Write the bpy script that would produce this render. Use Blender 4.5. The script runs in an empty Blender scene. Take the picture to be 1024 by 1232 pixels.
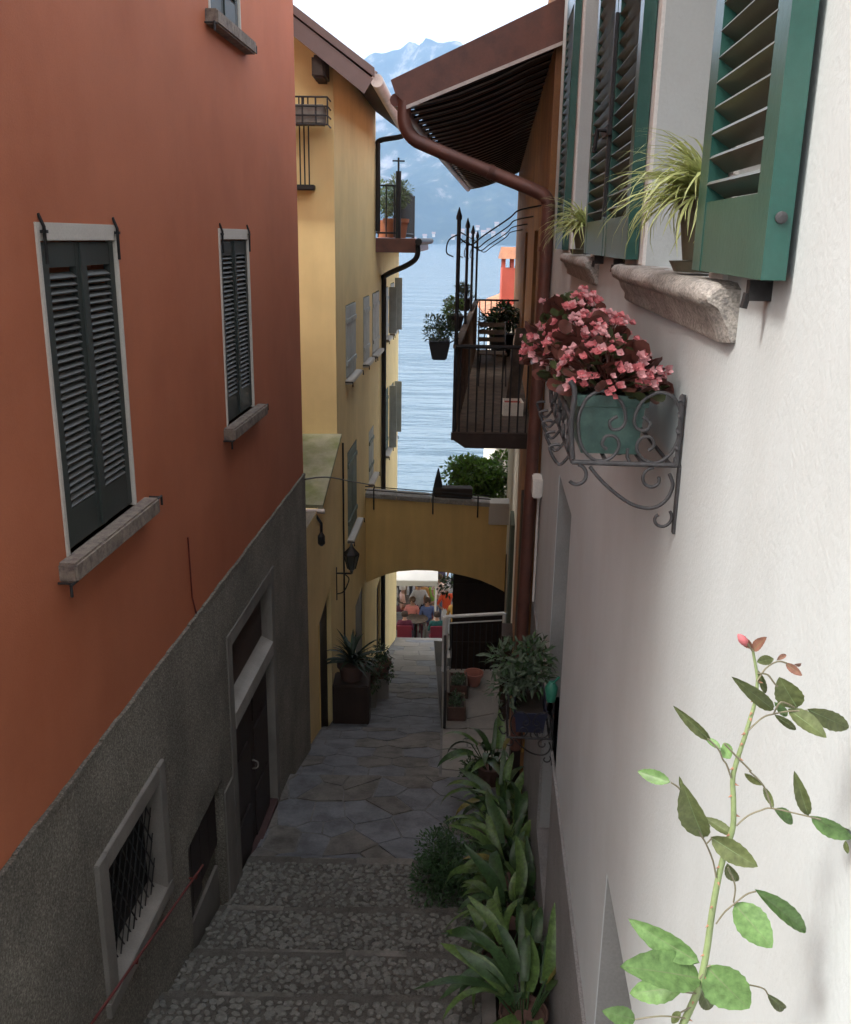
import bpy, bmesh, math, random
from math import sin, cos, pi, radians, atan, sqrt
from mathutils import Vector, Matrix, noise
random.seed(11)
RND = random.Random(5)
SC = bpy.context.scene
COL = SC.collection

# ------------------------------------------------------------------ camera, sky, sun, exposure
FPX = 1120.0                       # focal length in photograph pixels (1024 wide)
TH, RO = atan(330 / 1120), radians(0.95)
CF = Vector((0, cos(TH), -sin(TH)))
_R0, _U0 = Vector((1, 0, 0)), Vector((0, sin(TH), cos(TH)))
CR = cos(RO) * _R0 + sin(RO) * _U0
CU = -sin(RO) * _R0 + cos(RO) * _U0
cam_d = bpy.data.cameras.new('camera'); cam = bpy.data.objects.new('camera', cam_d); COL.objects.link(cam)
cam_d.sensor_fit = 'HORIZONTAL'; cam_d.sensor_width = 36; cam_d.lens = FPX / 1024 * 36
cam_d.clip_start = 0.05; cam_d.clip_end = 20000
cam.matrix_world = Matrix(((CR.x, CU.x, -CF.x, 0), (CR.y, CU.y, -CF.y, 0), (CR.z, CU.z, -CF.z, 0), (0, 0, 0, 1)))
SC.camera = cam

SUN_EL, SUN_AZ = radians(50), radians(-115)     # azimuth clockwise from +Y: to the left, a little behind
w = bpy.data.worlds.new('World'); SC.world = w; w.use_nodes = True
nt = w.node_tree
sky = nt.nodes.new('ShaderNodeTexSky'); sky.sky_type = 'NISHITA'; sky.sun_disc = False
sky.sun_elevation = SUN_EL; sky.sun_rotation = SUN_AZ
sky.air_density = .55; sky.dust_density = 10.0; sky.ozone_density = .0; sky.altitude = 200
nt.nodes['Background'].inputs['Strength'].default_value = 0.15
# thin even veil of high cloud over the whole dome
tc = nt.nodes.new('ShaderNodeTexCoord'); cn = nt.nodes.new('ShaderNodeTexNoise'); cn.inputs['Scale'].default_value = 2.2; cn.inputs['Detail'].default_value = 5
nt.links.new(tc.outputs['Generated'], cn.inputs['Vector'])
cm = nt.nodes.new('ShaderNodeMapRange'); cm.inputs['From Min'].default_value = .3; cm.inputs['From Max'].default_value = .7
cm.inputs['To Min'].default_value = .6; cm.inputs['To Max'].default_value = .85; nt.links.new(cn.outputs['Fac'], cm.inputs['Value'])
veil = nt.nodes.new('ShaderNodeMix'); veil.data_type = 'RGBA'; veil.inputs['B'].default_value = (3.85, 3.9, 3.98, 1)
nt.links.new(cm.outputs[0], veil.inputs['Factor']); nt.links.new(sky.outputs[0], veil.inputs['A'])
nt.links.new(veil.outputs['Result'], nt.nodes['Background'].inputs['Color'])
sun_d = bpy.data.lights.new('sun', 'SUN'); sun_d.energy = .75; sun_d.angle = radians(10); sun_d.color = (1, .965, .92)
sun = bpy.data.objects.new('sun', sun_d); COL.objects.link(sun)
sdir = Vector((sin(SUN_AZ) * cos(SUN_EL), cos(SUN_AZ) * cos(SUN_EL), sin(SUN_EL)))
sun.rotation_euler = sdir.to_track_quat('Z', 'Y').to_euler()
vs = SC.view_settings
vs.view_transform = 'Standard'; vs.look = 'None'; vs.exposure = 2.12; vs.gamma = 1; vs.use_curve_mapping = False
SC.render.engine = 'CYCLES'
SC.cycles.use_denoising = True
SC.cycles.max_bounces = 9; SC.cycles.diffuse_bounces = 7; SC.cycles.volume_bounces = 1
SC.cycles.use_adaptive_sampling = True; SC.cycles.adaptive_threshold = 0.02

# ------------------------------------------------------------------ helpers
def ray(x, y):
    d = CF * FPX + CR * (x - 512) - CU * (y - 616)
    return d / d.y
def at(x, y, Y): return ray(x, y) * Y            # the point seen at photograph pixel (x, y), Y metres ahead

def lin(c):
    return tuple(((v / 255 + .055) / 1.055) ** 2.4 if v > 10 else v / 255 / 12.92 for v in c)

MATS = {}
def mat(name, col, rough=.8, var=.15, scale=2.5, bump=.25, bscale=60, col2=None, metal=0.0, spec=.4,
        streak=0.0, fine=.08, bdist=.006, pos='world', mixlo=.45, mixhi=.65, mixscale=None, transl=0.0, coat=0.0):
    m = bpy.data.materials.new(name); m.use_nodes = True
    n, l = m.node_tree.nodes, m.node_tree.links
    b = n['Principled BSDF']
    b.inputs['Roughness'].default_value = rough; b.inputs['Metallic'].default_value = metal
    b.inputs['Specular IOR Level'].default_value = spec
    if coat: b.inputs['Coat Weight'].default_value = coat; b.inputs['Coat Roughness'].default_value = .15
    if pos == 'world':
        g = n.new('ShaderNodeNewGeometry'); P = g.outputs['Position']
    else:
        g = n.new('ShaderNodeTexCoord'); P = g.outputs['Object']
    def noi(sc, det=4, vec=None, ro=.6):
        t = n.new('ShaderNodeTexNoise'); t.inputs['Scale'].default_value = sc; t.inputs['Detail'].default_value = det
        t.inputs['Roughness'].default_value = ro
        l.new(vec if vec else P, t.inputs['Vector']); return t.outputs['Fac']
    def ramp(fac, a, b_, lo=.3, hi=.7):
        r = n.new('ShaderNodeMapRange'); r.inputs['From Min'].default_value = lo; r.inputs['From Max'].default_value = hi
        r.inputs['To Min'].default_value = a; r.inputs['To Max'].default_value = b_
        l.new(fac, r.inputs['Value']); return r.outputs['Result']
    def mul(c, f):
        mx = n.new('ShaderNodeMix'); mx.data_type = 'RGBA'; mx.blend_type = 'MULTIPLY'; mx.inputs['Factor'].default_value = 1
        if isinstance(c, tuple): mx.inputs['A'].default_value = (*c, 1)
        else: l.new(c, mx.inputs['A'])
        cb = n.new('ShaderNodeCombineColor')
        for i in range(3): l.new(f, cb.inputs[i])
        l.new(cb.outputs[0], mx.inputs['B']); return mx.outputs['Result']
    c = tuple(col)
    if col2:
        mx = n.new('ShaderNodeMix'); mx.data_type = 'RGBA'
        mx.inputs['A'].default_value = (*col, 1); mx.inputs['B'].default_value = (*col2, 1)
        l.new(ramp(noi(mixscale or scale * 1.7, 6), 0, 1, mixlo, mixhi), mx.inputs['Factor'])
        c = mx.outputs['Result']
    if var: c = mul(c, ramp(noi(scale, 5), 1 - var, 1 + var))
    if fine: c = mul(c, ramp(noi(bscale * 1.3, 3), 1 - fine, 1 + fine))
    if streak:
        mp = n.new('ShaderNodeMapping'); mp.inputs['Scale'].default_value = (6, 6, .5); l.new(P, mp.inputs['Vector'])
        c = mul(c, ramp(noi(1.0, 5, mp.outputs[0]), 1 - streak, 1 + streak * .5))
    oi = n.new('ShaderNodeObjectInfo')
    c = mul(c, ramp(oi.outputs['Random'], .93, 1.07, 0, 1))
    l.new(c, b.inputs['Base Color'])
    if bump:
        bp = n.new('ShaderNodeBump'); bp.inputs['Strength'].default_value = bump; bp.inputs['Distance'].default_value = bdist
        l.new(noi(bscale, 5), bp.inputs['Height']); l.new(bp.outputs[0], b.inputs['Normal'])
    if transl:
        tr = n.new('ShaderNodeBsdfTranslucent'); ms = n.new('ShaderNodeMixShader'); ms.inputs[0].default_value = transl
        l.new(c, tr.inputs['Color']); l.new(b.outputs[0], ms.inputs[1]); l.new(tr.outputs[0], ms.inputs[2])
        l.new(ms.outputs[0], n['Material Output'].inputs['Surface'])
    MATS[name] = m
    return m

PV = {}
def _reg(o, parent, label=None, cat=None, group=None, kind=None):
    COL.objects.link(o)
    if parent is not None: o.parent = parent
    if label: o['label'] = label
    if cat: o['category'] = cat
    if group: o['group'] = group
    if kind: o['kind'] = kind
    return o
def thing(name, loc, label, cat, group=None):
    o = bpy.data.objects.new(name, None); o.location = loc; o.empty_display_size = .2
    PV[o] = Vector(loc)
    return _reg(o, None, label, cat, group)
def inst(name, mesh, M, parent=None, **kw):
    """an object sharing mesh data, placed with world matrix M"""
    o = bpy.data.objects.new(name, mesh)
    if parent is not None: M = Matrix.Translation(-PV[parent]) @ M
    _reg(o, parent, **kw); o.matrix_basis = M
    return o

class MB:
    def __init__(s): s.v = []; s.f = []; s.m = []; s.mi = 0
    def add(s, vs, fs):
        k = len(s.v); s.v += [tuple(p) for p in vs]; s.f += [tuple(i + k for i in f) for f in fs]; s.m += [s.mi] * len(fs)
        return s
    def poly(s, pts): return s.add(pts, [tuple(range(len(pts)))])
    def hexa(s, p):        # p: 4 bottom, 4 top
        return s.add(p, [(3, 2, 1, 0), (4, 5, 6, 7), (0, 1, 5, 4), (1, 2, 6, 5), (2, 3, 7, 6), (3, 0, 4, 7)])
    def box(s, a, b, M=None):
        x0, y0, z0 = a; x1, y1, z1 = b
        p = [(x0, y0, z0), (x1, y0, z0), (x1, y1, z0), (x0, y1, z0), (x0, y0, z1), (x1, y0, z1), (x1, y1, z1), (x0, y1, z1)]
        if M is not None: p = [M @ Vector(q) for q in p]
        return s.hexa(p)
    def wb(s, fr, Y0, Y1, z0, z1, o0, o1):     # box in a wall frame: along wall, height, outwards
        p = [fr.p(Y0, z0, o0), fr.p(Y1, z0, o0), fr.p(Y1, z0, o1), fr.p(Y0, z0, o1), fr.p(Y0, z1, o0), fr.p(Y1, z1, o0), fr.p(Y1, z1, o1), fr.p(Y0, z1, o1)]
        return s.hexa(p)
    def prism(s, poly, off):   # poly: planar loop of points, extruded by vector off
        n = len(poly); off = Vector(off); a = [Vector(p) for p in poly]; b = [p + off for p in a]
        return s.add(a + b, [tuple(range(n))[::-1], tuple(range(n, 2 * n))] + [(i, (i + 1) % n, n + (i + 1) % n, n + i) for i in range(n)])
    def tube(s, pts, r, n=8, cap=True):
        pts = [Vector(p) for p in pts]; rr = r if isinstance(r, (list, tuple)) else [r] * len(pts)
        vs, fs = [], []; up = None
        for i, p in enumerate(pts):
            d = (pts[min(i + 1, len(pts) - 1)] - pts[max(i - 1, 0)]).normalized()
            if up is None:
                up = Vector((0, 0, 1)) if abs(d.z) < .9 else Vector((1, 0, 0))
            up = (up - d * up.dot(d))
            up = up.normalized() if up.length > 1e-6 else d.orthogonal().normalized()
            q = d.cross(up)
            for k in range(n):
                a = 2 * pi * k / n
                vs.append(p + (up * cos(a) + q * sin(a)) * rr[i])
        for i in range(len(pts) - 1):
            for k in range(n):
                fs.append((i * n + k, i * n + (k + 1) % n, (i + 1) * n + (k + 1) % n, (i + 1) * n + k))
        if cap:
            fs.append(tuple(range(n))[::-1]); fs.append(tuple(range((len(pts) - 1) * n, len(pts) * n)))
        return s.add(vs, fs)
    def lathe(s, prof, c=(0, 0, 0), n=20, M=None):
        vs, fs = [], []; c = Vector(c)
        for r_, z in prof:
            for k in range(n):
                a = 2 * pi * k / n; q = Vector((r_ * cos(a), r_ * sin(a), z))
                vs.append(M @ q if M is not None else c + q)
        for i in range(len(prof) - 1):
            for k in range(n):
                fs.append((i * n + k, i * n + (k + 1) % n, (i + 1) * n + (k + 1) % n, (i + 1) * n + k))
        fs.append(tuple(range(n))[::-1]); fs.append(tuple(range((len(prof) - 1) * n, len(prof) * n)))
        return s.add(vs, fs)
    def mesh(s, name, mats, pivot=Vector((0, 0, 0)), smooth=None, bevel=0.0):
        me = bpy.data.meshes.new(name)
        me.from_pydata([tuple(Vector(p) - pivot) for p in s.v], [], s.f)
        if not isinstance(mats, (list, tuple)): mats = [mats]
        for m in mats: me.materials.append(m)
        if len(mats) > 1: me.polygons.foreach_set('material_index', s.m)
        bm = bmesh.new(); bm.from_mesh(me)
        bmesh.ops.recalc_face_normals(bm, faces=bm.faces)
        if bevel:
            bmesh.ops.remove_doubles(bm, verts=bm.verts, dist=1e-5)
            es = [e for e in bm.edges if len(e.link_faces) == 2 and e.calc_face_angle(0) > .5]
            bmesh.ops.bevel(bm, geom=es, offset=bevel, segments=2, affect='EDGES', clamp_overlap=True)
        bm.to_mesh(me); bm.free()
        if smooth is not None:
            me.shade_smooth(); me.set_sharp_from_angle(angle=radians(smooth))
        me.update()
        return me
    def build(s, name, mats, parent=None, pivot=None, smooth=None, bevel=0.0, **kw):
        if parent is not None: pv = PV[parent]
        else: pv = Vector(pivot) if pivot is not None else Vector((0, 0, 0))
        me = s.mesh(name, mats, pv, smooth, bevel)
        o = bpy.data.objects.new(name, me)
        _reg(o, parent, **kw)
        if parent is None: o.location = pv
        PV[o] = pv
        return o

class Frame:
    """a wall plane X = X0 + k*Y; side=+1 faces +X, side=-1 faces -X"""
    def __init__(s, X0, k, side):
        L = sqrt(1 + k * k); s.X0, s.k = X0, k
        s.n = Vector((side / L, -side * k / L, 0)); s.ax = Vector((-side * k / L, -side / L, 0))
    def p(s, Y, z, out=0.0): return Vector((s.X0 + s.k * Y, Y, z)) + s.n * out
    def M(s, Y, z, out=0.0):
        p = s.p(Y, z, out); n, a = s.n, s.ax
        return Matrix(((a.x, n.x, 0, p.x), (a.y, n.y, 0, p.y), (0, 0, 1, p.z), (0, 0, 0, 1)))

def wall_face(mb, fr, Y0, Y1, z0, z1, out, holes, depth, back=True):
    ys = sorted({Y0, Y1, *[h[0] for h in holes], *[h[1] for h in holes]}); ys = [y for y in ys if Y0 <= y <= Y1]
    zs = sorted({z0, z1, *[h[2] for h in holes], *[h[3] for h in holes]}); zs = [z for z in zs if z0 <= z <= z1]
    for a, b in zip(ys, ys[1:]):
        for c, d in zip(zs, zs[1:]):
            if any(h[0] <= (a + b) / 2 <= h[1] and h[2] <= (c + d) / 2 <= h[3] for h in holes): continue
            mb.poly([fr.p(a, c, out), fr.p(b, c, out), fr.p(b, d, out), fr.p(a, d, out)])
    for h in holes:
        a, b, c, d = h[:4]; i = out - (h[4] if len(h) > 4 else depth)
        mb.poly([fr.p(a, c, out), fr.p(a, d, out), fr.p(a, d, i), fr.p(a, c, i)])
        mb.poly([fr.p(b, c, out), fr.p(b, d, out), fr.p(b, d, i), fr.p(b, c, i)])
        mb.poly([fr.p(a, d, out), fr.p(b, d, out), fr.p(b, d, i), fr.p(a, d, i)])
        mb.poly([fr.p(a, c, out), fr.p(b, c, out), fr.p(b, c, i), fr.p(a, c, i)])
        if back: mb.poly([fr.p(a, c, i), fr.p(b, c, i), fr.p(b, d, i), fr.p(a, d, i)])
def wall_back(mb, fr, Y0, Y1, z0, z1, out, deep):
    a = [fr.p(Y0, z0, out), fr.p(Y1, z0, out), fr.p(Y1, z0, out - deep), fr.p(Y0, z0, out - deep)]
    b = [p + Vector((0, 0, z1 - z0)) for p in a]
    for i, j in ((1, 2), (2, 3), (3, 0)): mb.poly([a[i], a[j], b[j], b[i]])
    mb.poly(b); mb.poly(a)

def arc(c, r, a0, a1, n=14, U=Vector((1, 0, 0)), V=Vector((0, 0, 1))):
    return [Vector(c) + U * (r * cos(a0 + (a1 - a0) * i / n)) + V * (r * sin(a0 + (a1 - a0) * i / n)) for i in range(n + 1)]
def spiral(c, r0, r1, a0, a1, n=26, U=Vector((1, 0, 0)), V=Vector((0, 0, 1))):
    o = []
    for i in range(n + 1):
        t = i / n; r_ = r0 + (r1 - r0) * t; a = a0 + (a1 - a0) * t
        o.append(Vector(c) + U * (r_ * cos(a)) + V * (r_ * sin(a)))
    return o
def smooth_path(pts, k=5):
    P = [Vector(p) for p in pts]; o = []
    for i in range(len(P) - 1):
        a, b, c, d = P[max(i - 1, 0)], P[i], P[i + 1], P[min(i + 2, len(P) - 1)]
        for j in range(k):
            t = j / k
            o.append(.5 * ((2 * b) + (c - a) * t + (2 * a - 5 * b + 4 * c - d) * t * t + (3 * b - a - 3 * c + d) * t ** 3))
    o.append(P[-1]); return o

def blade(L, W, droop=.5, n=6, fold=.15, tipw=.0, base=.25, wob=0.0):
    """leaf blade along +Y, face up +Z, arching down"""
    vs, fs = [], []; y = z = 0.0; a = 0.0; st = L / n
    for i in range(n + 1):
        t = i / n
        wd = W * .5 * max(tipw, (sin(pi * min(1, base * .4 + t * (1 - base * .4)) ** .8)) ** .8 if t < 1 else 0)
        dx = wob * sin(t * 5)
        vs += [(-wd + dx, y, z + wd * fold * 2), (dx, y, z), (wd + dx, y, z + wd * fold * 2)]
        a = -droop * (t ** 1.2); y += st * cos(a); z += st * sin(a)
    for i in range(n):
        k = i * 3
        fs += [(k, k + 1, k + 4, k + 3), (k + 1, k + 2, k + 5, k + 4)]
    return vs, fs
def blade_mesh(name, m, *a, **k):
    mb = MB(); mb.add(*blade(*a, **k)); return mb.mesh(name, m, smooth=60)
def aim(p, d, roll=0.0, up=Vector((0, 0, 1))):
    """matrix at p with +Y along d"""
    d = Vector(d).normalized(); x = d.cross(up)
    x = x.normalized() if x.length > 1e-4 else Vector((1, 0, 0))
    z = x.cross(d)
    M = Matrix(((x.x, d.x, z.x, 0), (x.y, d.y, z.y, 0), (x.z, d.z, z.z, 0), (0, 0, 0, 1)))
    return Matrix.Translation(p) @ M @ Matrix.Rotation(roll, 4, 'Y')

# wall planes
LW = Frame(-2.10, .054, 1)       # orange house, facing the alley
YW = Frame(-2.13, .054, 1)       # yellow house
RW = Frame(.56, .0621, -1)       # white house
BW = Frame(.458, .068, -1)       # brown house

# ------------------------------------------------------------------ materials
M_ORANGE = mat('orange_plaster', (.45, .150, .076), .74, .08, 1.1, .25, 90, col2=(.42, .132, .064), streak=.025, fine=.03, spec=.25, mixscale=.8)
M_PLINTH = mat('grey_roughcast', (.165, .15, .122), .95, .30, 1.3, 1.0, 75, col2=(.28, .258, .215), mixscale=55, fine=.45, bdist=.02, streak=.1)
M_YELLOW = mat('yellow_plaster', (.82, .64, .31), .85, .07, .9, .3, 60, col2=(.77, .60, .29), streak=.05, fine=.04)
M_OCHRE = mat('ochre_plaster', (.66, .45, .17), .85, .10, .9, .3, 60, streak=.10, fine=.04)
M_WHITE = mat('white_plaster', (.455, .500, .508), .85, .05, 1.0, .3, 70, col2=(.435, .472, .474), streak=.025, fine=.02)
M_WHITE2 = mat('white_roughcast', (.235, .23, .225), .95, .15, 2.0, 1.0, 110, fine=.35, bdist=.012)
M_CREAM = mat('cream_plaster', (.66, .63, .55), .85, .10, 1.5, .3, 50, streak=.12)
M_BROWNW = mat('brown_plaster', (.27, .13, .05), .85, .2, 1.3, .3, 60, col2=(.20, .10, .05), streak=.2)
M_NICHE = mat('niche_shade_grey', (.26, .265, .26), .9, .12, 2, .3, 60)  # greyer than the wall: shade of the niche reveals put into the colour
M_TRIM = mat('pale_trim', (.52, .49, .44), .7, .08, 2, .2, 80)
M_CONC = mat('grey_concrete', (.20, .185, .165), .9, .18, 2.2, .4, 70, streak=.12)
M_SILL = mat('weathered_stone', (.34, .32, .29), .9, .25, 7, .9, 120, col2=(.20, .19, .18), mixscale=70, fine=.3, bdist=.008)
M_SILLD = mat('brown_stone', (.22, .18, .145), .9, .25, 6, .7, 90, col2=(.13, .10, .09), mixscale=18, fine=.2)
M_DSHUT = mat('dark_green_paint', (.034, .043, .040), .5, .10, 3, .15, 90, fine=.05)
M_DSLAT = mat('faded_green_paint', (.085, .088, .082), .55, .10, 3, .15, 90)
M_GREEN = mat('green_gloss_paint', (.012, .072, .058), .34, .12, 4, .12, 60, col2=(.022, .085, .068), mixscale=7, streak=.15, fine=.06, spec=.55, coat=.25)
M_GREENS = mat('green_slat_paint', (.075, .075, .052), .35, .08, 3, .05, 60, fine=.03, spec=.6)
M_GREY = mat('grey_wood_paint', (.42, .45, .44), .7, .15, 4, .3, 70, streak=.2)
M_IRON = mat('black_iron', (.022, .021, .022), .55, .15, 8, .3, 120, metal=.3)
M_IRON2 = mat('grey_wrought_iron', (.050, .050, .054), .6, .25, 9, .4, 150, metal=.15, spec=.4)
M_DOOR = mat('dark_brown_door', (.030, .020, .018), .55, .2, 4, .3, 60, streak=.2)
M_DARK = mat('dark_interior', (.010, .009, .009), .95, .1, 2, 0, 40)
M_TRANSOM = mat('brown_board', (.055, .036, .030), .7, .2, 3, .3, 50)
M_RED = mat('red_painted_iron', (.13, .024, .020), .5, .2, 6, .2, 90, metal=.1)
M_COPPER = mat('brown_sheet_metal', (.135, .055, .040), .45, .14, 3.5, .15, 50, col2=(.10, .045, .036), metal=.25, spec=.5, fine=.05)
M_FASCIA = mat('brown_fascia', (.115, .080, .076), .5, .12, 2.5, .1, 40, metal=.1, fine=.04)
M_GUTTER = mat('pale_gutter', (.50, .45, .42), .45, .2, 4, .1, 40, metal=.3)
M_WOODD = mat('dark_wood', (.035, .021, .015), .8, .25, 3, .5, 40, streak=.3)
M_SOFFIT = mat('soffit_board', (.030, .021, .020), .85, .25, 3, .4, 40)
M_BATTEN = mat('batten_grey', (.34, .30, .28), .6, .15, 3, .2, 40)
M_DECK = mat('weathered_deck', (.10, .075, .055), .85, .3, 5, .5, 50, col2=(.06, .045, .035))
M_STONE = mat('slate_flag', (.140, .144, .154), .75, .25, 2.4, .6, 30, col2=(.092, .092, .098), fine=.12, bdist=.01)
M_STONE2 = mat('brown_flag', (.15, .137, .122), .8, .25, 2.4, .6, 30, col2=(.085, .080, .066), fine=.12, bdist=.01)
M_PALEST = mat('pale_slab', (.20, .185, .165), .85, .2, 2.0, .5, 40, fine=.1)
M_JOINT = mat('pale_joint', (.135, .13, .125), .95, .3, 6, .6, 70, fine=.2)
M_MORTAR = mat('mortar', (.098, .091, .078), .95, .3, 6, 1.0, 70, fine=.2, bdist=.015)
M_PEB = mat('cobble', (.128, .124, .11), .75, .26, 14, .4, 60, col2=(.175, .168, .15), mixscale=21, mixlo=.52, mixhi=.7, fine=.15)
M_EARTH = mat('soil', (.030, .022, .016), .95, .3, 8, 1, 50)
M_TERRA = mat('terracotta', (.32, .12, .06), .85, .15, 5, .3, 60)
M_TERRAD = mat('dark_terracotta', (.10, .055, .042), .85, .2, 5, .3, 60)
M_ROOFD = mat('dark_clay_tile', (.14, .095, .085), .85, .3, 2.5, .4, 40)
M_ROOF = mat('clay_tile', (.36, .17, .10), .85, .3, 2.5, .4, 40, col2=(.26, .13, .09))
M_MOSS = mat('mossy_sheet', (.25, .25, .17), .8, .25, 1.2, .4, 40, col2=(.15, .17, .07), streak=.1)
M_REDP = mat('red_plaster', (.40, .085, .06), .85, .1, 2, .2, 50)
M_BLUEB = mat('dark_blue_plastic', (.020, .022, .045), .45, .1, 4, .05, 40)
M_POT = mat('olive_plastic_pot', (.075, .070, .048), .5, .1, 4, .1, 60)
M_GLAZE = mat('green_glazed_pot', (.040, .088, .078), .4, .3, 14, .4, 60, col2=(.065, .125, .11), spec=.5)
M_BRISTLE = mat('yellow_straw', (.42, .24, .05), .8, .2, 20, .3, 90)
M_WHITEP = mat('white_paint', (.72, .72, .70), .5, .08, 3, .1, 60)
M_CLOTH = mat('white_canvas', (.50, .50, .48), .8, .05, 2, .1, 60)
M_METER = mat('white_plastic', (.62, .60, .56), .5, .1, 3, .1, 60)
M_GLASS = mat('dark_window_glass', (.02, .025, .03), .08, .05, 2, 0, 40, spec=.8)
def leafm(name, c, var=.3, rough=.5, tr=.25, sc=9): return mat(name, c, rough, var, sc, .15, 40, fine=.1, transl=tr, spec=.4)
L_ASP = leafm('aspidistra_leaf', (.080, .138, .036), .4, .40, .15, 26)
L_ASP2 = leafm('aspidistra_leaf_dark', (.034, .072, .024), .4, .40, .12, 26)
L_ASP3 = leafm('aspidistra_leaf_yellowed', (.15, .13, .035), .4, .45, .15, 26)
L_BUSH = leafm('bush_leaf', (.040, .088, .030))
L_IVY = leafm('ivy_leaf', (.13, .26, .045), .35, .5, .3)
L_GREYG = leafm('greygreen_leaf', (.095, .130, .085), .3, .6, .2)
L_OLIVE = leafm('olive_leaf', (.14, .18, .085), .3, .6, .3)
L_DARKP = leafm('dark_spiky_leaf', (.018, .034, .018), .3, .45, .1)
L_SPID = leafm('spider_leaf', (.50, .56, .24), .25, .45, .35, 30)
L_BEG = leafm('begonia_leaf', (.105, .038, .030), .4, .35, .2, 14)
L_BEG2 = leafm('begonia_green_leaf', (.060, .075, .030), .4, .35, .2, 14)
L_PINK = leafm('pink_petal', (.60, .19, .21), .25, .6, .35, 30)
L_PINK2 = leafm('pale_pink_petal', (.70, .38, .40), .2, .6, .35, 30)
L_ROSE = leafm('rose_leaf', (.15, .27, .095), .3, .42, .35, 90)
L_ROSE2 = leafm('rose_leaf_olive', (.125, .155, .062), .3, .42, .3, 90)
L_ROSE3 = leafm('rose_leaf_young', (.24, .12, .085), .3, .42, .25, 90)
L_VEIN = leafm('rose_leaf_vein', (.17, .24, .11), .2, .45, .2, 60)
M_STEM = mat('rose_stem', (.23, .30, .14), .5, .15, 12, .1, 80)
M_BARK = mat('bark', (.06, .045, .032), .9, .25, 6, .6, 50)

# ------------------------------------------------------------------ lake, far shore, air
LAKE = -13.6
def m_water():
    m = bpy.data.materials.new('lake_water'); m.use_nodes = True
    n, l = m.node_tree.nodes, m.node_tree.links; b = n['Principled BSDF']
    b.inputs['Base Color'].default_value = (.10, .145, .175, 1); b.inputs['Roughness'].default_value = .18
    b.inputs['IOR'].default_value = 1.33
    g = n.new('ShaderNodeNewGeometry')
    prev = None
    for sc, st, dist in (((.035, .09, 1), .6, 2.6), ((.16, .55, 1), .9, .55), ((.8, 2.2, 1), .7, .12)):
        mp = n.new('ShaderNodeMapping'); mp.inputs['Scale'].default_value = sc; l.new(g.outputs['Position'], mp.inputs['Vector'])
        t = n.new('ShaderNodeTexNoise'); t.inputs['Scale'].default_value = 1; t.inputs['Detail'].default_value = 4
        l.new(mp.outputs[0], t.inputs['Vector'])
        bp = n.new('ShaderNodeBump'); bp.inputs['Strength'].default_value = st; bp.inputs['Distance'].default_value = dist
        l.new(t.outputs['Fac'], bp.inputs['Height'])
        if prev: l.new(prev, bp.inputs['Normal'])
        prev = bp.outputs[0]
    l.new(prev, b.inputs['Normal'])
    return m
mb = MB(); mb.poly([(-7000, 30, LAKE), (7000, 30, LAKE), (7000, 9000, LAKE), (-7000, 9000, LAKE)])
mb.build('water', m_water(), kind='structure', label='pale blue rippled lake beyond the houses')

def m_mountain():
    m = bpy.data.materials.new('mountain_side'); m.use_nodes = True
    n, l = m.node_tree.nodes, m.node_tree.links; b = n['Principled BSDF']; b.inputs['Roughness'].default_value = .95
    b.inputs['Specular IOR Level'].default_value = .1
    g = n.new('ShaderNodeNewGeometry')
    mp = n.new('ShaderNodeMapping'); mp.inputs['Scale'].default_value = (.013, .010, .0050); mp.inputs['Rotation'].default_value = (0, .25, 0)
    l.new(g.outputs['Position'], mp.inputs['Vector'])
    t = n.new('ShaderNodeTexNoise'); t.inputs['Scale'].default_value = 1; t.inputs['Detail'].default_value = 7; t.inputs['Roughness'].default_value = .65
    l.new(mp.outputs[0], t.inputs['Vector'])
    r = n.new('ShaderNodeValToRGB'); cr = r.color_ramp
    cr.elements[0].position = .42; cr.elements[0].color = (.020, .036, .022, 1)
    cr.elements[1].position = .66; cr.elements[1].color = (.31, .29, .28, 1)
    e = cr.elements.new(.53); e.color = (.045, .062, .038, 1)
    e = cr.elements.new(.58); e.color = (.20, .19, .175, 1)
    sp = n.new('ShaderNodeSeparateXYZ'); l.new(g.outputs['Position'], sp.inputs[0])
    mr = n.new('ShaderNodeMapRange'); mr.inputs['From Min'].default_value = 20; mr.inputs['From Max'].default_value = 170; mr.inputs['To Min'].default_value = -.13; mr.inputs['To Max'].default_value = .0
    l.new(sp.outputs['Z'], mr.inputs['Value'])
    ad = n.new('ShaderNodeMath'); ad.operation = 'ADD'; l.new(t.outputs['Fac'], ad.inputs[0]); l.new(mr.outputs[0], ad.inputs[1])
    l.new(ad.outputs[0], r.inputs[0])
    t2 = n.new('ShaderNodeTexNoise'); t2.inputs['Scale'].default_value = .05; t2.inputs['Detail'].default_value = 5
    l.new(g.outputs['Position'], t2.inputs['Vector'])
    mx = n.new('ShaderNodeMix'); mx.data_type = 'RGBA'; mx.blend_type = 'MULTIPLY'; mx.inputs['Factor'].default_value = .7
    l.new(r.outputs[0], mx.inputs['A']); l.new(t2.outputs['Fac'], mx.inputs['B']); l.new(mx.outputs['Result'], b.inputs['Base Color'])
    return m
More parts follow.
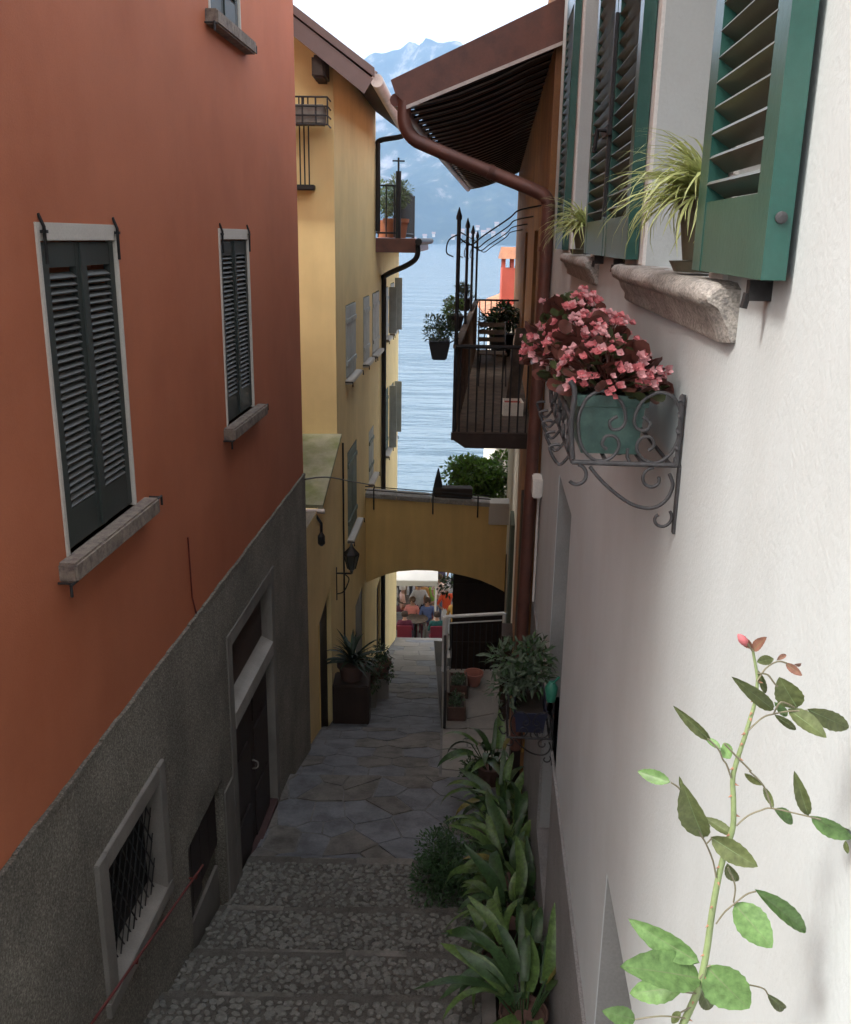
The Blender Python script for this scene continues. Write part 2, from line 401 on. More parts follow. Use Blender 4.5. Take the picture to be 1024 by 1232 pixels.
def mtn_h(x, y):
    d = y - 2150 + 70 * noise.noise(Vector((x * .004, 3.1, 0)))
    if d < 0: return LAKE - 6
    t = min(1, d / 1750)
    h = 60 * min(1, d / 260) + 640 * t ** 1.25
    crest = 1 + .16 * noise.noise(Vector((x * .0011 + 1.7, .3, 0))) - .00011 * abs(x - 30)
    f = noise.fractal(Vector((x * .0045, y * .0030, 2.2)), 1.0, 2.1, 6)
    rdg = 1 - abs(noise.noise(Vector((x * .0065 + y * .0012, y * .0016, 5))))
    h = h * crest + (45 + 55 * t) * f * min(1, d / 200) + 70 * (rdg - .6) * t
    if d > 1750: h -= (d - 1750) * .35
    return LAKE - 2 + max(0, h) + d * .01
mb = MB(); NX, NY = 150, 110
vs_, fs_ = [], []
for j in range(NY + 1):
    y = 2050 + 2600 * (j / NY)
    for i in range(NX + 1):
        x = -1500 + 3200 * i / NX
        vs_.append((x, y, mtn_h(x, y)))
for j in range(NY):
    for i in range(NX):
        k = j * (NX + 1) + i; fs_.append((k, k + 1, k + NX + 2, k + NX + 1))
mb.add(vs_, fs_)
mb.build('mountain', m_mountain(), smooth=60, kind='structure', label='hazy blue rocky mountain across the lake')

M_FARW = mat('far_house_wall', (.42, .38, .32), .9, .1, .1, 0, 1); M_FARR = mat('far_house_roof', (.20, .13, .10), .9, .1, .1, 0, 1)
FAR = [(-35, 2180, 7, 4), (-12, 2190, 9, 5), (8, 2200, 7, 4), (52, 2184, 8, 5), (66, 2190, 9, 5), (74, 2215, 8, 4), (88, 2186, 8, 5),
       (100, 2190, 9, 5), (108, 2220, 8, 4), (120, 2190, 10, 6), (132, 2200, 8, 5), (142, 2186, 8, 5), (152, 2230, 9, 5), (165, 2190, 8, 4)]
for i, (x, y, s_, h) in enumerate(FAR):
    z = mtn_h(x, y) - 3
    t = thing('lakeside_house', (x, y, z), 'tiny pale house at the foot of the far mountain', 'house', 'village houses on the far shore')
    mb = MB(); mb.box((x - s_ / 2, y - 5, z), (x + s_ / 2, y + 5, z + h + 3)); mb.build('wall', M_FARW, t)
    zz = z + h + 3
    mb = MB(); mb.prism([(x - s_ / 2 - .8, y - 6, zz), (x + s_ / 2 + .8, y - 6, zz), (x + s_ / 2 + .8, y, zz + 4), (x - s_ / 2 - .8, y, zz + 4)], (0, 0, .6))
    mb.prism([(x - s_ / 2 - .8, y + 6, zz), (x + s_ / 2 + .8, y + 6, zz), (x + s_ / 2 + .8, y, zz + 4.01), (x - s_ / 2 - .8, y, zz + 4.01)], (0, 0, .6))
    mb.build('roof', M_FARR, t)

# the air over the lake
mb = MB(); mb.box((-1550, -60, LAKE - 20), (1750, 4700, 960))
hz = bpy.data.materials.new('haze_air'); hz.use_nodes = True
hn = hz.node_tree.nodes; hn.remove(hn['Principled BSDF'])
pvn = hn.new('ShaderNodeVolumePrincipled'); pvn.inputs['Color'].default_value = (.44, .67, 1, 1)
pvn.inputs['Density'].default_value = .00017; pvn.inputs['Anisotropy'].default_value = .0
hz.node_tree.links.new(pvn.outputs[0], hn['Material Output'].inputs['Volume'])
mb.build('haze', hz, kind='stuff', label='thin blue haze over the lake')
# ------------------------------------------------------------------ ground: stairs, landing, ramp, quay
STEPS = [(7.80, -5.95), (6.80, -5.70), (6.00, -5.44), (5.30, -5.19), (4.62, -4.95)]   # near edge of landing, then treads going up
y_, z_ = STEPS[-1]
while y_ > -3: y_ -= .66; z_ += .235; STEPS.append((y_, z_))
RAMP = [(7.80, -5.95), (9.72, -6.14), (9.74, -6.25), (12.25, -6.93), (12.27, -7.06), (24.4, -11.0), (26.0, -12.3), (33.0, -12.32)]
def ground_z(Y):
    if Y <= STEPS[0][0]:
        for (a, za), (b, zb) in zip(STEPS, STEPS[1:]):
            if b <= Y <= a:
                t = (a - Y) / (a - b); return za + .09 + (zb - za - .09) * t
        return STEPS[-1][1]
    for (a, za), (b, zb) in zip(RAMP, RAMP[1:]):
        if a <= Y <= b: return za + (zb - za) * (Y - a) / (b - a)
    return RAMP[-1][1]
def xl(Y): return LW.X0 + LW.k * Y
def xr(Y): return RW.X0 + RW.k * Y + .1
# hillside under everything
mb = MB()
prof = [(-60, 6), (-3, -2.9), (4.5, -5.4), (8, -6.4), (12, -7.5), (24, -11.6), (26, -12.8), (29.8, -12.9), (33.2, -12.95), (33.6, -19)]
for (a, za), (b, zb) in zip(prof, prof[1:]):
    mb.poly([(-60, a, za), (60, a, za), (60, b, zb), (-60, b, zb)])
mb.build('hillside', M_EARTH, kind='structure', label='bare earth slope under the village')
# cobbled stair body
mb = MB()
for i, ((a, za), (b, zb)) in enumerate(zip(STEPS, STEPS[1:])):
    lo, hi = za + .09, zb
    mb.hexa([(xl(a), a, za - .5), (xr(a), a, za - .5), (xr(b), b, za - .5), (xl(b), b, za - .5),
             (xl(a), a, lo), (xr(a), a, lo), (xr(b), b, hi), (xl(b), b, hi)])
stairs = mb.build('stairs', M_MORTAR, kind='structure', label='dark cobbled stair treads going down the alley')
# edge stones of the treads
for i, (a, za) in enumerate(STEPS[:8]):
    x = xl(a) + .05; xe = xr(a) - .55
    while x < xe:
        L = RND.uniform(.28, .6); e = min(x + L, xe)
        skew = .10 * (1 - (x - xl(a)) / 2.5)
        mb = MB(); mb.box((x + .006, a - .105 - skew * .0, za - .02), (e - .006, a + .012 + RND.uniform(-.008, .008), za + .098 + RND.uniform(-.006, .008)))
        mb.build('edge_stone', M_STONE2 if RND.random() < .5 else M_MORTAR, stairs, bevel=.012)
        x = e
# pebbles set in the treads: too many and small to pick apart
mb = MB()
for (a, za), (b, zb) in zip(STEPS[:8], STEPS[1:9]):
    y = b + .03
    while y < a - .11:
        x = xl(y) + .03
        while x < xr(y) - .45:
            px, py = x + RND.uniform(-.02, .02), y + RND.uniform(-.02, .02)
            if abs(py - b) > .02:
                t = (a - py) / (a - b); gz = za + .09 + (zb - za - .09) * t
                r1 = RND.uniform(.022, .042) * (1.35 if RND.random() < .15 else 1); r2 = r1 * RND.uniform(.6, .95); an = RND.uniform(0, pi); h = RND.uniform(.006, .020)
                vv = []
                for rr_, zz in ((1, -.01), (.8, h * .75), (.4, h)):
                    for k in range(6):
                        q = 2 * pi * k / 6 + .2
                        ex, ey = r1 * rr_ * cos(q), r2 * rr_ * sin(q)
                        vv.append((px + ex * cos(an) - ey * sin(an), py + ex * sin(an) + ey * cos(an), gz + zz))
                ff = [(k, (k + 1) % 6, 6 + (k + 1) % 6, 6 + k) for k in range(6)] + [(6 + k, 6 + (k + 1) % 6, 12 + (k + 1) % 6, 12 + k) for k in range(6)] + [tuple(range(12, 18))]
                mb.add(vv, ff)
            x += RND.uniform(.052, .075)
        y += .060
mb.build('cobbles', M_PEB, stairs, smooth=50, kind='stuff')

def clip(poly, p, n):
    o = []
    for i in range(len(poly)):
        a, b = poly[i], poly[(i + 1) % len(poly)]
        da = (a[0] - p[0]) * n[0] + (a[1] - p[1]) * n[1]; db = (b[0] - p[0]) * n[0] + (b[1] - p[1]) * n[1]
        if da <= 0: o.append(a)
        if (da < 0 < db) or (db < 0 < da):
            t = da / (da - db); o.append((a[0] + (b[0] - a[0]) * t, a[1] + (b[1] - a[1]) * t))
    return o
def flags(parent, region, dx, dy, jit, zf, mats, gap=.006, rise=.006, rows=False):
    """break a convex ground region into flagstones, each an object"""
    xs = [p[0] for p in region]; ys = [p[1] for p in region]
    pts = []; r = 0; y = min(ys)
    while y < max(ys) + dy:
        x = min(xs) - dx + (dx * .5 if r % 2 else 0)
        while x < max(xs) + dx:
            pts.append((x + RND.uniform(-jit, jit) * dx, y + RND.uniform(-jit, jit) * dy * (.25 if rows else 1))); x += dx
        y += dy; r += 1
    for i, p in enumerate(pts):
        c = list(region)
        for j, q in enumerate(pts):
            if i == j: continue
            d = (q[0] - p[0], q[1] - p[1]); L = sqrt(d[0] ** 2 + d[1] ** 2)
            if L > 3 * max(dx, dy): continue
            n_ = (d[0] / L, d[1] / L)
            c = clip(c, (p[0] + d[0] / 2 - n_[0] * gap / 2, p[1] + d[1] / 2 - n_[1] * gap / 2), n_)
            if len(c) < 3: break
        if len(c) < 3: continue
        A = abs(sum(c[k][0] * c[(k + 1) % len(c)][1] - c[(k + 1) % len(c)][0] * c[k][1] for k in range(len(c)))) / 2
        if A < .006: continue
        h = rise + RND.uniform(-.004, .004); tx, ty = RND.uniform(-.005, .005), RND.uniform(-.005, .005)
        top = [Vector((a, b, zf(b) + h + (a - p[0]) * tx + (b - p[1]) * ty)) for a, b in c]
        mb = MB(); mb.prism([t_ - Vector((0, 0, .06)) for t_ in top], (0, 0, .06))
        mb.build('flagstone', RND.choice(mats), parent, bevel=.008)
def sheet(name, ys, x0f, x1f, m, lab, dz=0):
    mb = MB()
    for a, b in zip(ys, ys[1:]):
        mb.poly([(x0f(a), a, ground_z(a + 1e-4) + dz), (x1f(a), a, ground_z(a + 1e-4) + dz), (x1f(b), b, ground_z(b - 1e-4) + dz), (x0f(b), b, ground_z(b - 1e-4) + dz)])
    return mb.build(name, m, kind='structure', label=lab)
landing = sheet('landing', [7.802, 9.72], xl, xr, M_JOINT, 'level landing of dark slate flagstones')
flags(landing, [(xl(7.8), 7.80), (xr(7.8), 7.80), (xr(9.7), 9.72), (xl(9.7), 9.72)], .44, .37, .46, ground_z, [M_STONE, M_STONE, M_STONE, M_STONE, M_STONE2])
path = sheet('path', [9.722, 9.74, 12.25, 12.27, 24.4], lambda Y: xl(Y) - .03, lambda Y: .30 if Y > 12.26 else xr(Y) + .3, M_JOINT, 'paved alley path sloping down towards the quay')
flags(path, [(xl(9.74), 9.74), (.22, 9.74), (.28, 12.24), (xl(12.2), 12.24)], .46, .42, .28, ground_z, [M_STONE2, M_STONE2, M_STONE, M_STONE], rows=True)
flags(path, [(.24, 9.78), (1.15, 9.78), (1.3, 12.24), (.30, 12.24)], .75, .95, .10, ground_z, [M_PALEST], rows=True)
flags(path, [(xl(12.3), 12.28), (.29, 12.28), (.29, 18), (xl(18), 18)], .62, .55, .16, ground_z, [M_STONE, M_STONE, M_STONE2], rows=True)
flags(path, [(xl(18), 18), (.29, 18), (.29, 24.38), (xl(24.4), 24.38)], .68, .9, .16, ground_z, [M_STONE, M_PALEST], rows=True)
mb = MB()   # stairs down to the quay
for i in range(8):
    y0 = 24.42 + i * .2; z1 = -11.02 - i * .16
    mb.box((-1.1, y0, -13), (.6, y0 + .2 - .002, z1))
mb.build('quay_steps', M_PALEST, kind='structure', label='stone steps down to the quay')
mb = MB(); mb.box((-25, 26.02, -16), (25, 33, -12.3))
mb.build('quay', M_STONE2, kind='structure', label='stone quay by the water')
# raised terrace to the right of the path
mb = MB()
mb.hexa([(.30, 12.28, -11), (1.75, 12.28, -11), (1.75, 14.3, -11), (.32, 14.3, -11), (.30, 12.28, -6.96), (1.75, 12.28, -6.96), (1.75, 14.3, -6.96), (.32, 14.3, -6.96)])
terr = mb.build('terrace', M_CONC, kind='structure', label='pale paved terrace beside the path')
flags(terr, [(.32, 12.3), (1.7, 12.3), (1.7, 14.28), (.34, 14.28)], .8, .8, .08, lambda Y: -6.96, [M_PALEST], rows=True)

# ------------------------------------------------------------------ shutters
def slat_mesh(name, L, depth, thick, tilt, m):
    mb = MB(); R = Matrix.Rotation(tilt, 4, 'X')
    mb.box((-L / 2, -depth / 2, -thick / 2), (L / 2, depth / 2, thick / 2), R)
    return mb.mesh(name, m)
def louvre_leaf(house, fr, Y0, Y1, z0, z1, o0, o1, mf, msl, pitch, slat_name, stile=.065, top=.12, bot=.2, tilt=.6, depth=None, thick=.009, rot=None):
    a, b = min(Y0, Y1), max(Y0, Y1)
    mb = MB()
    mb.wb(fr, a, a + stile, z0, z1, o0, o1); mb.wb(fr, b - stile, b, z0, z1, o0, o1)
    mb.wb(fr, a + stile, b - stile, z1 - top, z1, o0 + .002, o1 - .002); mb.wb(fr, a + stile, b - stile, z0, z0 + bot, o0 + .002, o1 - .002)
    sh = mb.build('shutter', mf, house)
    L = b - a - 2 * stile + .01; zz = z0 + bot + pitch * .5
    me = slat_mesh(slat_name, L, depth or (o1 - o0) * 1.15, thick, tilt, msl)
    while zz < z1 - top - pitch * .2:
        inst('slat', me, fr.M((a + b) / 2, zz + RND.uniform(-.0012, .0012), (o0 + o1) / 2) @ Matrix.Rotation(RND.uniform(-.05, .05), 4, 'X') @ Matrix.Rotation(RND.uniform(-.006, .006), 4, 'Y'), sh); zz += pitch
    return sh
def hook(house, fr, Y, z, out, s=1):
    mb = MB(); mb.tube([fr.p(Y, z, out - .03), fr.p(Y, z, out + .05)], .007, 6)
    mb.tube([fr.p(Y - .05 * s, z, out + .05), fr.p(Y + .03 * s, z, out + .05), fr.p(Y + .03 * s, z - .06, out + .05)], .008, 6)
    mb.build('shutter_hook', M_IRON, house)

# ------------------------------------------------------------------ orange house
OH = thing('orange_house', LW.p(7.2, -6.6, -3), 'tall orange plastered house with grey roughcast base and dark shutters', 'house')
PL = -2.79
WIN = [(4.547, 5.55, -1.615, .042), (7.705, 8.68, -1.55, .045), (7.72, 8.68, 1.60, 3.25)]
Yn, Yf = 1.10, 11.05
mb = MB()
wall_face(mb, LW, Yn, Yf, PL, 5.2, 0, [(a, b, c, d, .16) for a, b, c, d in WIN], .16)
wall_back(mb, LW, Yn, Yf, PL, 5.2, 0, 6)
mb.build('wall', M_ORANGE, OH)
DOORH = (7.30, 9.14, -6.6, -3.30); GRH = (4.46, 5.60, -4.38, -3.43); HAT = (6.02, 6.98, -5.75, -4.46)
mb = MB()
wall_face(mb, LW, Yn, Yf, -7.2, PL - .004, .022, [(*DOORH, .28), (*GRH, .22), (*HAT, .10)], .2)
wall_back(mb, LW, Yn, Yf, -7.2, PL - .004, .022, 6)
mb.build('plinth', M_PLINTH, OH)
mb = MB(); e0 = LW.p(Yn - .05, 5.22, .14); e1 = LW.p(Yf + .2, 5.22, .14); b0 = LW.p(Yn - .05, 6.0, -3.2); b1 = LW.p(Yf + .2, 6.0, -3.2)
mb.prism([e0, e1, b1, b0], (0, 0, .14)); c0 = LW.p(Yn - .05, 5.22, -6.6); c1 = LW.p(Yf + .2, 5.22, -6.6)
mb.prism([c0, c1, b1 - Vector((0, 0, .01)), b0 - Vector((0, 0, .01))], (0, 0, .14)); mb.build('roof', M_ROOF, OH)
for wi, (a, b, c, d) in enumerate(WIN):
    mb = MB(); f_ = .032
    mb.wb(LW, a, a + f_, c, d, -.05, .010); mb.wb(LW, b - f_ * .7, b, c, d, -.05, .010); mb.wb(LW, a + f_, b - f_ * .7, d - .085, d, -.05, .008)
    mb.build('window_frame', M_TRIM, OH, bevel=.003)
    a1, b1 = a + f_ + .035, b - f_ * .7 - .012; mid = (a1 + b1) / 2
    for y0, y1 in ((a1, mid - .004), (mid + .004, b1)):
        louvre_leaf(OH, LW, y0, y1, c + .02, d - .093, -.045, -.008, M_DSHUT, M_DSLAT, .0375, 'house_slat', tilt=-.62, depth=.042)
    mb = MB(); mb.wb(LW, (a1 + b1) / 2 - .028, (a1 + b1) / 2 + .020, c + .025, d - .097, -.009, .004); mb.build('meeting_strip', M_DSHUT, OH, bevel=.002)
    # stone sill, slightly uneven
    mb = MB(); mb.wb(LW, a - .10, b + .17, c - .105, c, -.05, .095)
    s_ = mb.build('sill', M_SILLD, OH, bevel=.012)
    hook(OH, LW, a - .12, c - .10, .03, -1); hook(OH, LW, b + .24, c - .02, .02, 1)
    for yy, sg in ((a + .06, 1), (b - .02, 1)):
        mb = MB(); mb.tube([LW.p(yy - .01, d + .04, .0), LW.p(yy, d - .02, .02), LW.p(yy + .01, d - .19, .016)], .009, 6)
        mb.wb(LW, yy - .03, yy + .04, d - .05, d - .035, .012, .022)
        mb.build('hinge', M_IRON, OH)
# door
a, b, c, d = DOORH
mb = MB()
for y0, y1 in ((a, a + .15), (b - .14, b)): mb.wb(LW, y0, y1, c, d, -.2, .032)
mb.wb(LW, a + .15, b - .14, d - .14, d, -.2, .030); mb.build('door_surround', M_CONC, OH, bevel=.006)
mb = MB(); mb.prism([LW.p(a + .15, -4.25, .036), LW.p(a + .15, -4.25, -.1), LW.p(a + .15, -4.03, -.1), LW.p(a + .15, -4.10, .036)], LW.p(b - .14, 0, 0) - LW.p(a + .15, 0, 0))
mb.build('lintel', mat('pale_lintel', (.30, .285, .26), .85, .15, 3, .3, 60), OH)
mb = MB(); mb.wb(LW, a + .15, b - .14, -4.03, d - .14, -.15, -.085); mb.build('transom_panel', M_TRANSOM, OH)
dm = (a + b) / 2
for y0, y1 in ((a + .152, dm - .005), (dm + .005, b - .142)):
    mb = MB(); mb.wb(LW, y0, y1, c, -4.252, -.12, -.055)
    dl = mb.build('door', M_DOOR, OH)
    w3 = (y1 - y0)
    for zz0, zz1 in ((-6.0, -5.45), (-5.38, -4.75), (-4.68, -4.33)):
        mb = MB(); mb.wb(LW, y0 + .10, y1 - .10, zz0, zz1, -.058, -.038); mb.build('door_panel', M_DOOR, dl, bevel=.012)
mb = MB(); mb.tube(smooth_path([LW.p(dm + .07, -5.08, -.055), LW.p(dm + .07, -5.10, -.0), LW.p(dm + .07, -5.16, -.0), LW.p(dm + .07, -5.18, -.055)], 4), .008, 8)
mb.build('door_handle', M_CONC, OH, smooth=60)
mb = MB(); mb.wb(LW, a + .152, b - .142, -6.1, -5.99, -.1, .03); mb.build('threshold', mat('red_step', (.06, .030, .028), .8, .2, 4, .3, 50), OH)
# barred basement window
a, b, c, d = GRH
mb = MB()
for y0, y1 in ((a, a + .13), (b - .11, b)): mb.wb(LW, y0, y1, c, d, -.12, .050)
mb.wb(LW, a + .13, b - .11, d - .12, d, -.12, .048); mb.wb(LW, a - .02, b + .0, c - .10, c, -.12, .052); mb.build('vent_surround', M_CONC, OH, bevel=.005)
mb = MB(); mb.prism([LW.p(a + .13, c, .04), LW.p(a + .13, c, -.09), LW.p(a + .13, c + .05, -.09)], LW.p(b - .11, 0, 0) - LW.p(a + .13, 0, 0)); mb.build('vent_sill', M_CONC, OH)
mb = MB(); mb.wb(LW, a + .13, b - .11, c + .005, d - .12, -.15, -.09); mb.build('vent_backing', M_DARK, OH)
W_, H_ = b - a - .24, d - c - .12
for sg in (1, -1):
    for q in range(-6, 14):
        u0 = q * .11; pts = []
        for u, v in ((u0, 0), (u0 + sg * H_ * .55, H_)):
            pts.append((u, v))
        (u1, v1), (u2, v2) = pts
        if u1 == u2: continue
        t0, t1 = 0.0, 1.0
        for lo, hi in ((0, W_),):
            dd = u2 - u1
            ta, tb = (lo - u1) / dd, (hi - u1) / dd
            t0, t1 = max(t0, min(ta, tb)), min(t1, max(ta, tb))
        if t1 - t0 < .05: continue
        f = lambda t: LW.p(a + .13 + u1 + (u2 - u1) * t, c + v1 + (v2 - v1) * t, -.035 + .004 * sg)
        mb = MB(); mb.tube([f(t0), f(t1)], .005, 5); mb.build('grille_bar', M_IRON, OH)
# low hatch
a, b, c, d = HAT
for q in range(4):
    y0 = a + .02 + q * (b - a - .04) / 4
    mb = MB(); mb.wb(LW, y0 + .004, y0 + (b - a - .04) / 4 - .004, -5.05 - .05 * (3 - q) - .12 * RND.random(), d - .015, -.085, -.045); mb.build('hatch_plank', M_DOOR, OH)
mb = MB(); mb.wb(LW, b + .03, 7.28, -6.4, -4.62, -.02, .034); mb.build('plaster_patch', M_CONC, OH, bevel=.01)
mb = MB(); mb.wb(LW, a + .02, b - .02, -6.2, -5.32, -.09, -.05); mb.build('hatch_base', M_CONC, OH)
mb = MB(); mb.tube([LW.p(6.50, -2.14, .006), LW.p(6.52, -2.62, .006), LW.p(6.60, PL, .006)], .006, 5); mb.build('conduit', M_RED, OH)
mb = MB(); prev = None; yy = Yn
while yy < Yf:
    ye = min(yy + RND.uniform(.03, .09), Yf); dz = .012 * noise.noise(Vector((yy * 3, 0, 0))) + RND.uniform(-.004, .006)
    mb.wb(LW, yy, ye, PL - .03, PL + .004 + dz, .002, .024 + RND.uniform(0, .003)); yy = ye
mb.build('ragged_edge', M_PLINTH, OH, kind='stuff')
# red handrail on the wall
HR = thing('handrail', LW.p(5.4, -4.5, .02), 'thin red iron handrail along the grey wall base', 'handrail')
mb = MB(); mb.tube([LW.p(2.6, -3.78, .09), LW.p(4.1, -4.17, .09), LW.p(6.14, -4.69, .09)], .009, 8); mb.build('rail', M_RED, HR, smooth=60)
for yy in (3.4, 4.8, 6.0):
    zz = -3.78 - (yy - 2.6) * .257
    mb = MB(); mb.tube([LW.p(yy, zz - .05, .0), LW.p(yy, zz - .05, .08), LW.p(yy, zz, .09)], .007, 6); mb.build('rail_bracket', M_RED, HR)

# ------------------------------------------------------------------ yellow house
YH = thing('yellow_house', YW.p(18, -9, -3), 'yellow plastered house with roof terrace beyond the orange wall', 'house')
mb = MB()
YWINS = [(15.02, 16.2, -2.22, -1.05), (17.3, 18.2, -2.25, -1.06), (18.76, 19.95, -2.27, -1.065), (21.15, 21.95, -2.2, -1.08), (22.55, 23.4, -2.2, -1.05)]
YLOW = [(15.1, 16.3, -4.95, -3.45), (18.15, 19.0, -4.75, -3.72), (21.3, 22.1, -4.9, -3.4), (22.7, 23.5, -4.9, -3.5)]
wall_face(mb, YW, 14.0, 19.35, -2.87, 2.40, 0, [(a, b, c, d, .06) for a, b, c, d in YWINS[:2]] + [(18.76, 19.35, -2.27, -1.065, .06)], .06)
wall_face(mb, YW, 19.35, 24.8, -2.87, -.30, 0, [(19.35, 19.95, -2.27, -1.065, .06)] + [(a, b, c, d, .06) for a, b, c, d in YWINS[3:]], .06)
D1 = (12.05, 13.2, -7.6, -5.08); D2 = (16.0, 17.4, -9, -6.55); D3 = (19.6, 20.4, -10.5, -7.6)
wall_face(mb, YW, 14.0, 24.8, -12.6, -2.87, 0, [(a, b, c, d, .06) for a, b, c, d in YLOW] + [(*D2, .1), (*D3, .1)], .06)
for a, b in ((11.06, D1[0]), (D1[1], 14.0)):
    zt = lambda Y: max(-3.59, -3.0 - (14 - Y) * .325)
    mb.poly([YW.p(a, -8.2, 0), YW.p(b, -8.2, 0), YW.p(b, zt(b), 0), YW.p(a, zt(a), 0)])
a, b = D1[:2]; mb.poly([YW.p(a, D1[3] - .18, 0), YW.p(b, D1[3], 0), YW.p(b, zt(b), 0), YW.p(a, zt(a), 0)])
for yy in (a, b): mb.poly([YW.p(yy, -8.2, 0), YW.p(yy, D1[3], 0), YW.p(yy, D1[3], -.35), YW.p(yy, -8.2, -.35)])
mb.poly([YW.p(a, D1[3] - .18, 0), YW.p(b, D1[3], 0), YW.p(b, D1[3], -.35), YW.p(a, D1[3] - .18, -.35)])
# gable face and the rest of the shell
g0 = YW.p(14.0, 0, 0); rs = .70
def vg(x, z): return Vector((x, 14.0, z))
mb.poly([vg(g0.x, -3.2), vg(g0.x - 5, -3.2), vg(g0.x - 5, 2.38 + 5 * rs), vg(g0.x, 2.38)])
mb.poly([YW.p(19.35, -.3, 0), YW.p(19.35, 2.4, 0), YW.p(19.35, 2.4 + 5 * rs, -5), YW.p(19.35, -.3, -5)])
mb.poly([YW.p(24.8, -12.6, 0), YW.p(24.8, -.3, 0), YW.p(24.8, -.3, -5), YW.p(24.8, -12.6, -5)])
mb.poly([YW.p(19.35, -.3, 0), YW.p(24.8, -.3, 0), YW.p(24.8, -.3, -5), YW.p(19.35, -.3, -5)])
mb.build('wall', M_YELLOW, YH)
mb = MB(); mb.tube([YW.p(14.5, -3.15, .016), YW.p(14.5, -6.6, .016)], .014, 6); mb.build('conduit', M_IRON, YH)
mb = MB(); mb.prism([YW.p(11.06, -3.60, -.004), YW.p(12.19, -3.60, -.004), YW.p(12.19, -3.60, -4), YW.p(11.06, -3.60, -4)], (0, 0, -.05)); mb.build('annex_cap', M_PLINTH, YH)
mb = MB(); mb.box((-5.5, 12.21, -8), (YW.p(12.2, 0, -.01).x, 12.25, -3.62)); mb.build('annex_wall', M_OCHRE, YH)
mb = MB(); mb.wb(YW, D1[0] + .002, D1[1] - .002, -8.2, D1[3] + .001, -.36, -.07); mb.build('door', M_DOOR, YH)
for dd in (D2, D3):
    mb = MB(); mb.wb(YW, dd[0] + .03, dd[1] - .03, dd[2], dd[3] - .03, -.095, -.05); mb.build('door', M_DOOR, YH)
mb = MB(); mb.box((-8, 11.08, -8), (-3.3, 13.98, -1.2)); mb.build('sun_block_wing', M_YELLOW, YH)  # unseen block, added to keep the sun off the terrace
# annex lean-to roof
mb = MB()
q = [YW.p(12.2, -3.57, .07), YW.p(14.0, -2.95, .07), YW.p(14.0, -2.95, -3.5), YW.p(12.2, -3.57, -3.5)]
mb.prism(q, (0, 0, .05)); mb.build('lean_to_roof', M_MOSS, YH)
mb = MB(); mb.tube([YW.p(12.17, -3.60, .10), YW.p(12.17, -3.60, -3.4)], .035, 8); mb.build('lean_to_gutter', M_GUTTER, YH, smooth=60)
mb = MB(); mb.tube([YW.p(12.1, -3.62, -.02), YW.p(12.1, -3.75, .06), YW.p(12.1, -3.9, .06)], .02, 6); mb.lathe([(.02, -.0), (.05, -.05), (.05, -.16), (.02, -.19)], YW.p(12.1, -3.88, .06), 10); mb.build('gutter_outlet', M_IRON, YH)
# roof over the upper storey
ov = .60
e0, e1 = at(449, 92, 13.4), at(481, 150, 19.3)
ridge = Vector((-4.5, 0, rs * 4.5))
n0, n1 = e0 + ridge * .9 , e1 + ridge * .9
mb = MB(); mb.prism([e0, e1, n1, n0], (0, 0, .05)); mb.build('roof', M_ROOFD, YH)
mb = MB()
s0, s1 = e0 - Vector((.02, 0, .02)), e1 - Vector((.02, 0, .02))
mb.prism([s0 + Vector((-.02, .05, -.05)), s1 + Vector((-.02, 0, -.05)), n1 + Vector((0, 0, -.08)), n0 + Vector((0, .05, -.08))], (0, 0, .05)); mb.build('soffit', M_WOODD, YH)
mb = MB(); a_ = e0 + Vector((0, -.02, -.15)); b_ = n0 + Vector((0, -.02, -.15))
mb.prism([a_ + Vector((-.12, 0, -.06)), b_ + Vector((0, 0, 0)), b_ + Vector((0, 0, .15)), a_ + Vector((0, 0, .12))], (0, .03, 0)); mb.build('verge_board', M_FASCIA, YH)
mb = MB(); a_ = a_ + Vector((.02, -.025, .14)); b_ = b_ + Vector((0, -.025, .14))
mb.prism([a_, b_, b_ + Vector((0, 0, .11)), a_ + Vector((0, 0, .11))], (0, .03, 0)); mb.build('verge_flashing', M_FASCIA, YH)
tp = MB()
for k in range(9):
    aa = pi * k / 8
    tp.v.append((.09 * cos(aa), 0, .09 * sin(aa))); tp.v.append((.075 * cos(aa), .42, .075 * sin(aa) + .0))
tp.f = [(2 * k, 2 * k + 2, 2 * k + 3, 2 * k + 1) for k in range(8)]; tp.m = [0] * 8
tile = tp.mesh('roof_tile', M_ROOF, smooth=60); tile_d = tp.mesh('roof_tile_dark', M_ROOFD, smooth=60)
dv = (n0 - e0).normalized()
for r_ in range(2):
    for k in range(9):
        p = e0 + Vector((0, .12 + r_ * .22, .0)) + dv * (.38 * k)
        inst('roof_tile', tile_d, aim(p, dv), YH)
gd = (e1 - e0).normalized()
mb = MB(); mb.tube([e0 + Vector((.05, -.02, -.05)), e1 + Vector((.05, .05, -.05))], .085, 12); mb.build('gutter', M_GUTTER, YH, smooth=60)
mb = MB(); c_ = at(386, 86, 13.75); mb.box((c_.x - .09, 13.45, c_.z - .12), (c_.x + .09, 14.05, c_.z + .16)); mb.build('purlin_end', M_WOODD, YH, bevel=.03)
mb = MB(); mb.tube(smooth_path([e1 + Vector((.06, -.1, -.1)), e1 + Vector((.05, -.15, -.22)), YW.p(19.2, 1.78, .1), YW.p(19.2, 1.65, .06), YW.p(19.2, 1.2, .06), YW.p(19.2, .1, .06)], 5), .05, 10); mb.build('downpipe', M_IRON, YH, smooth=60)
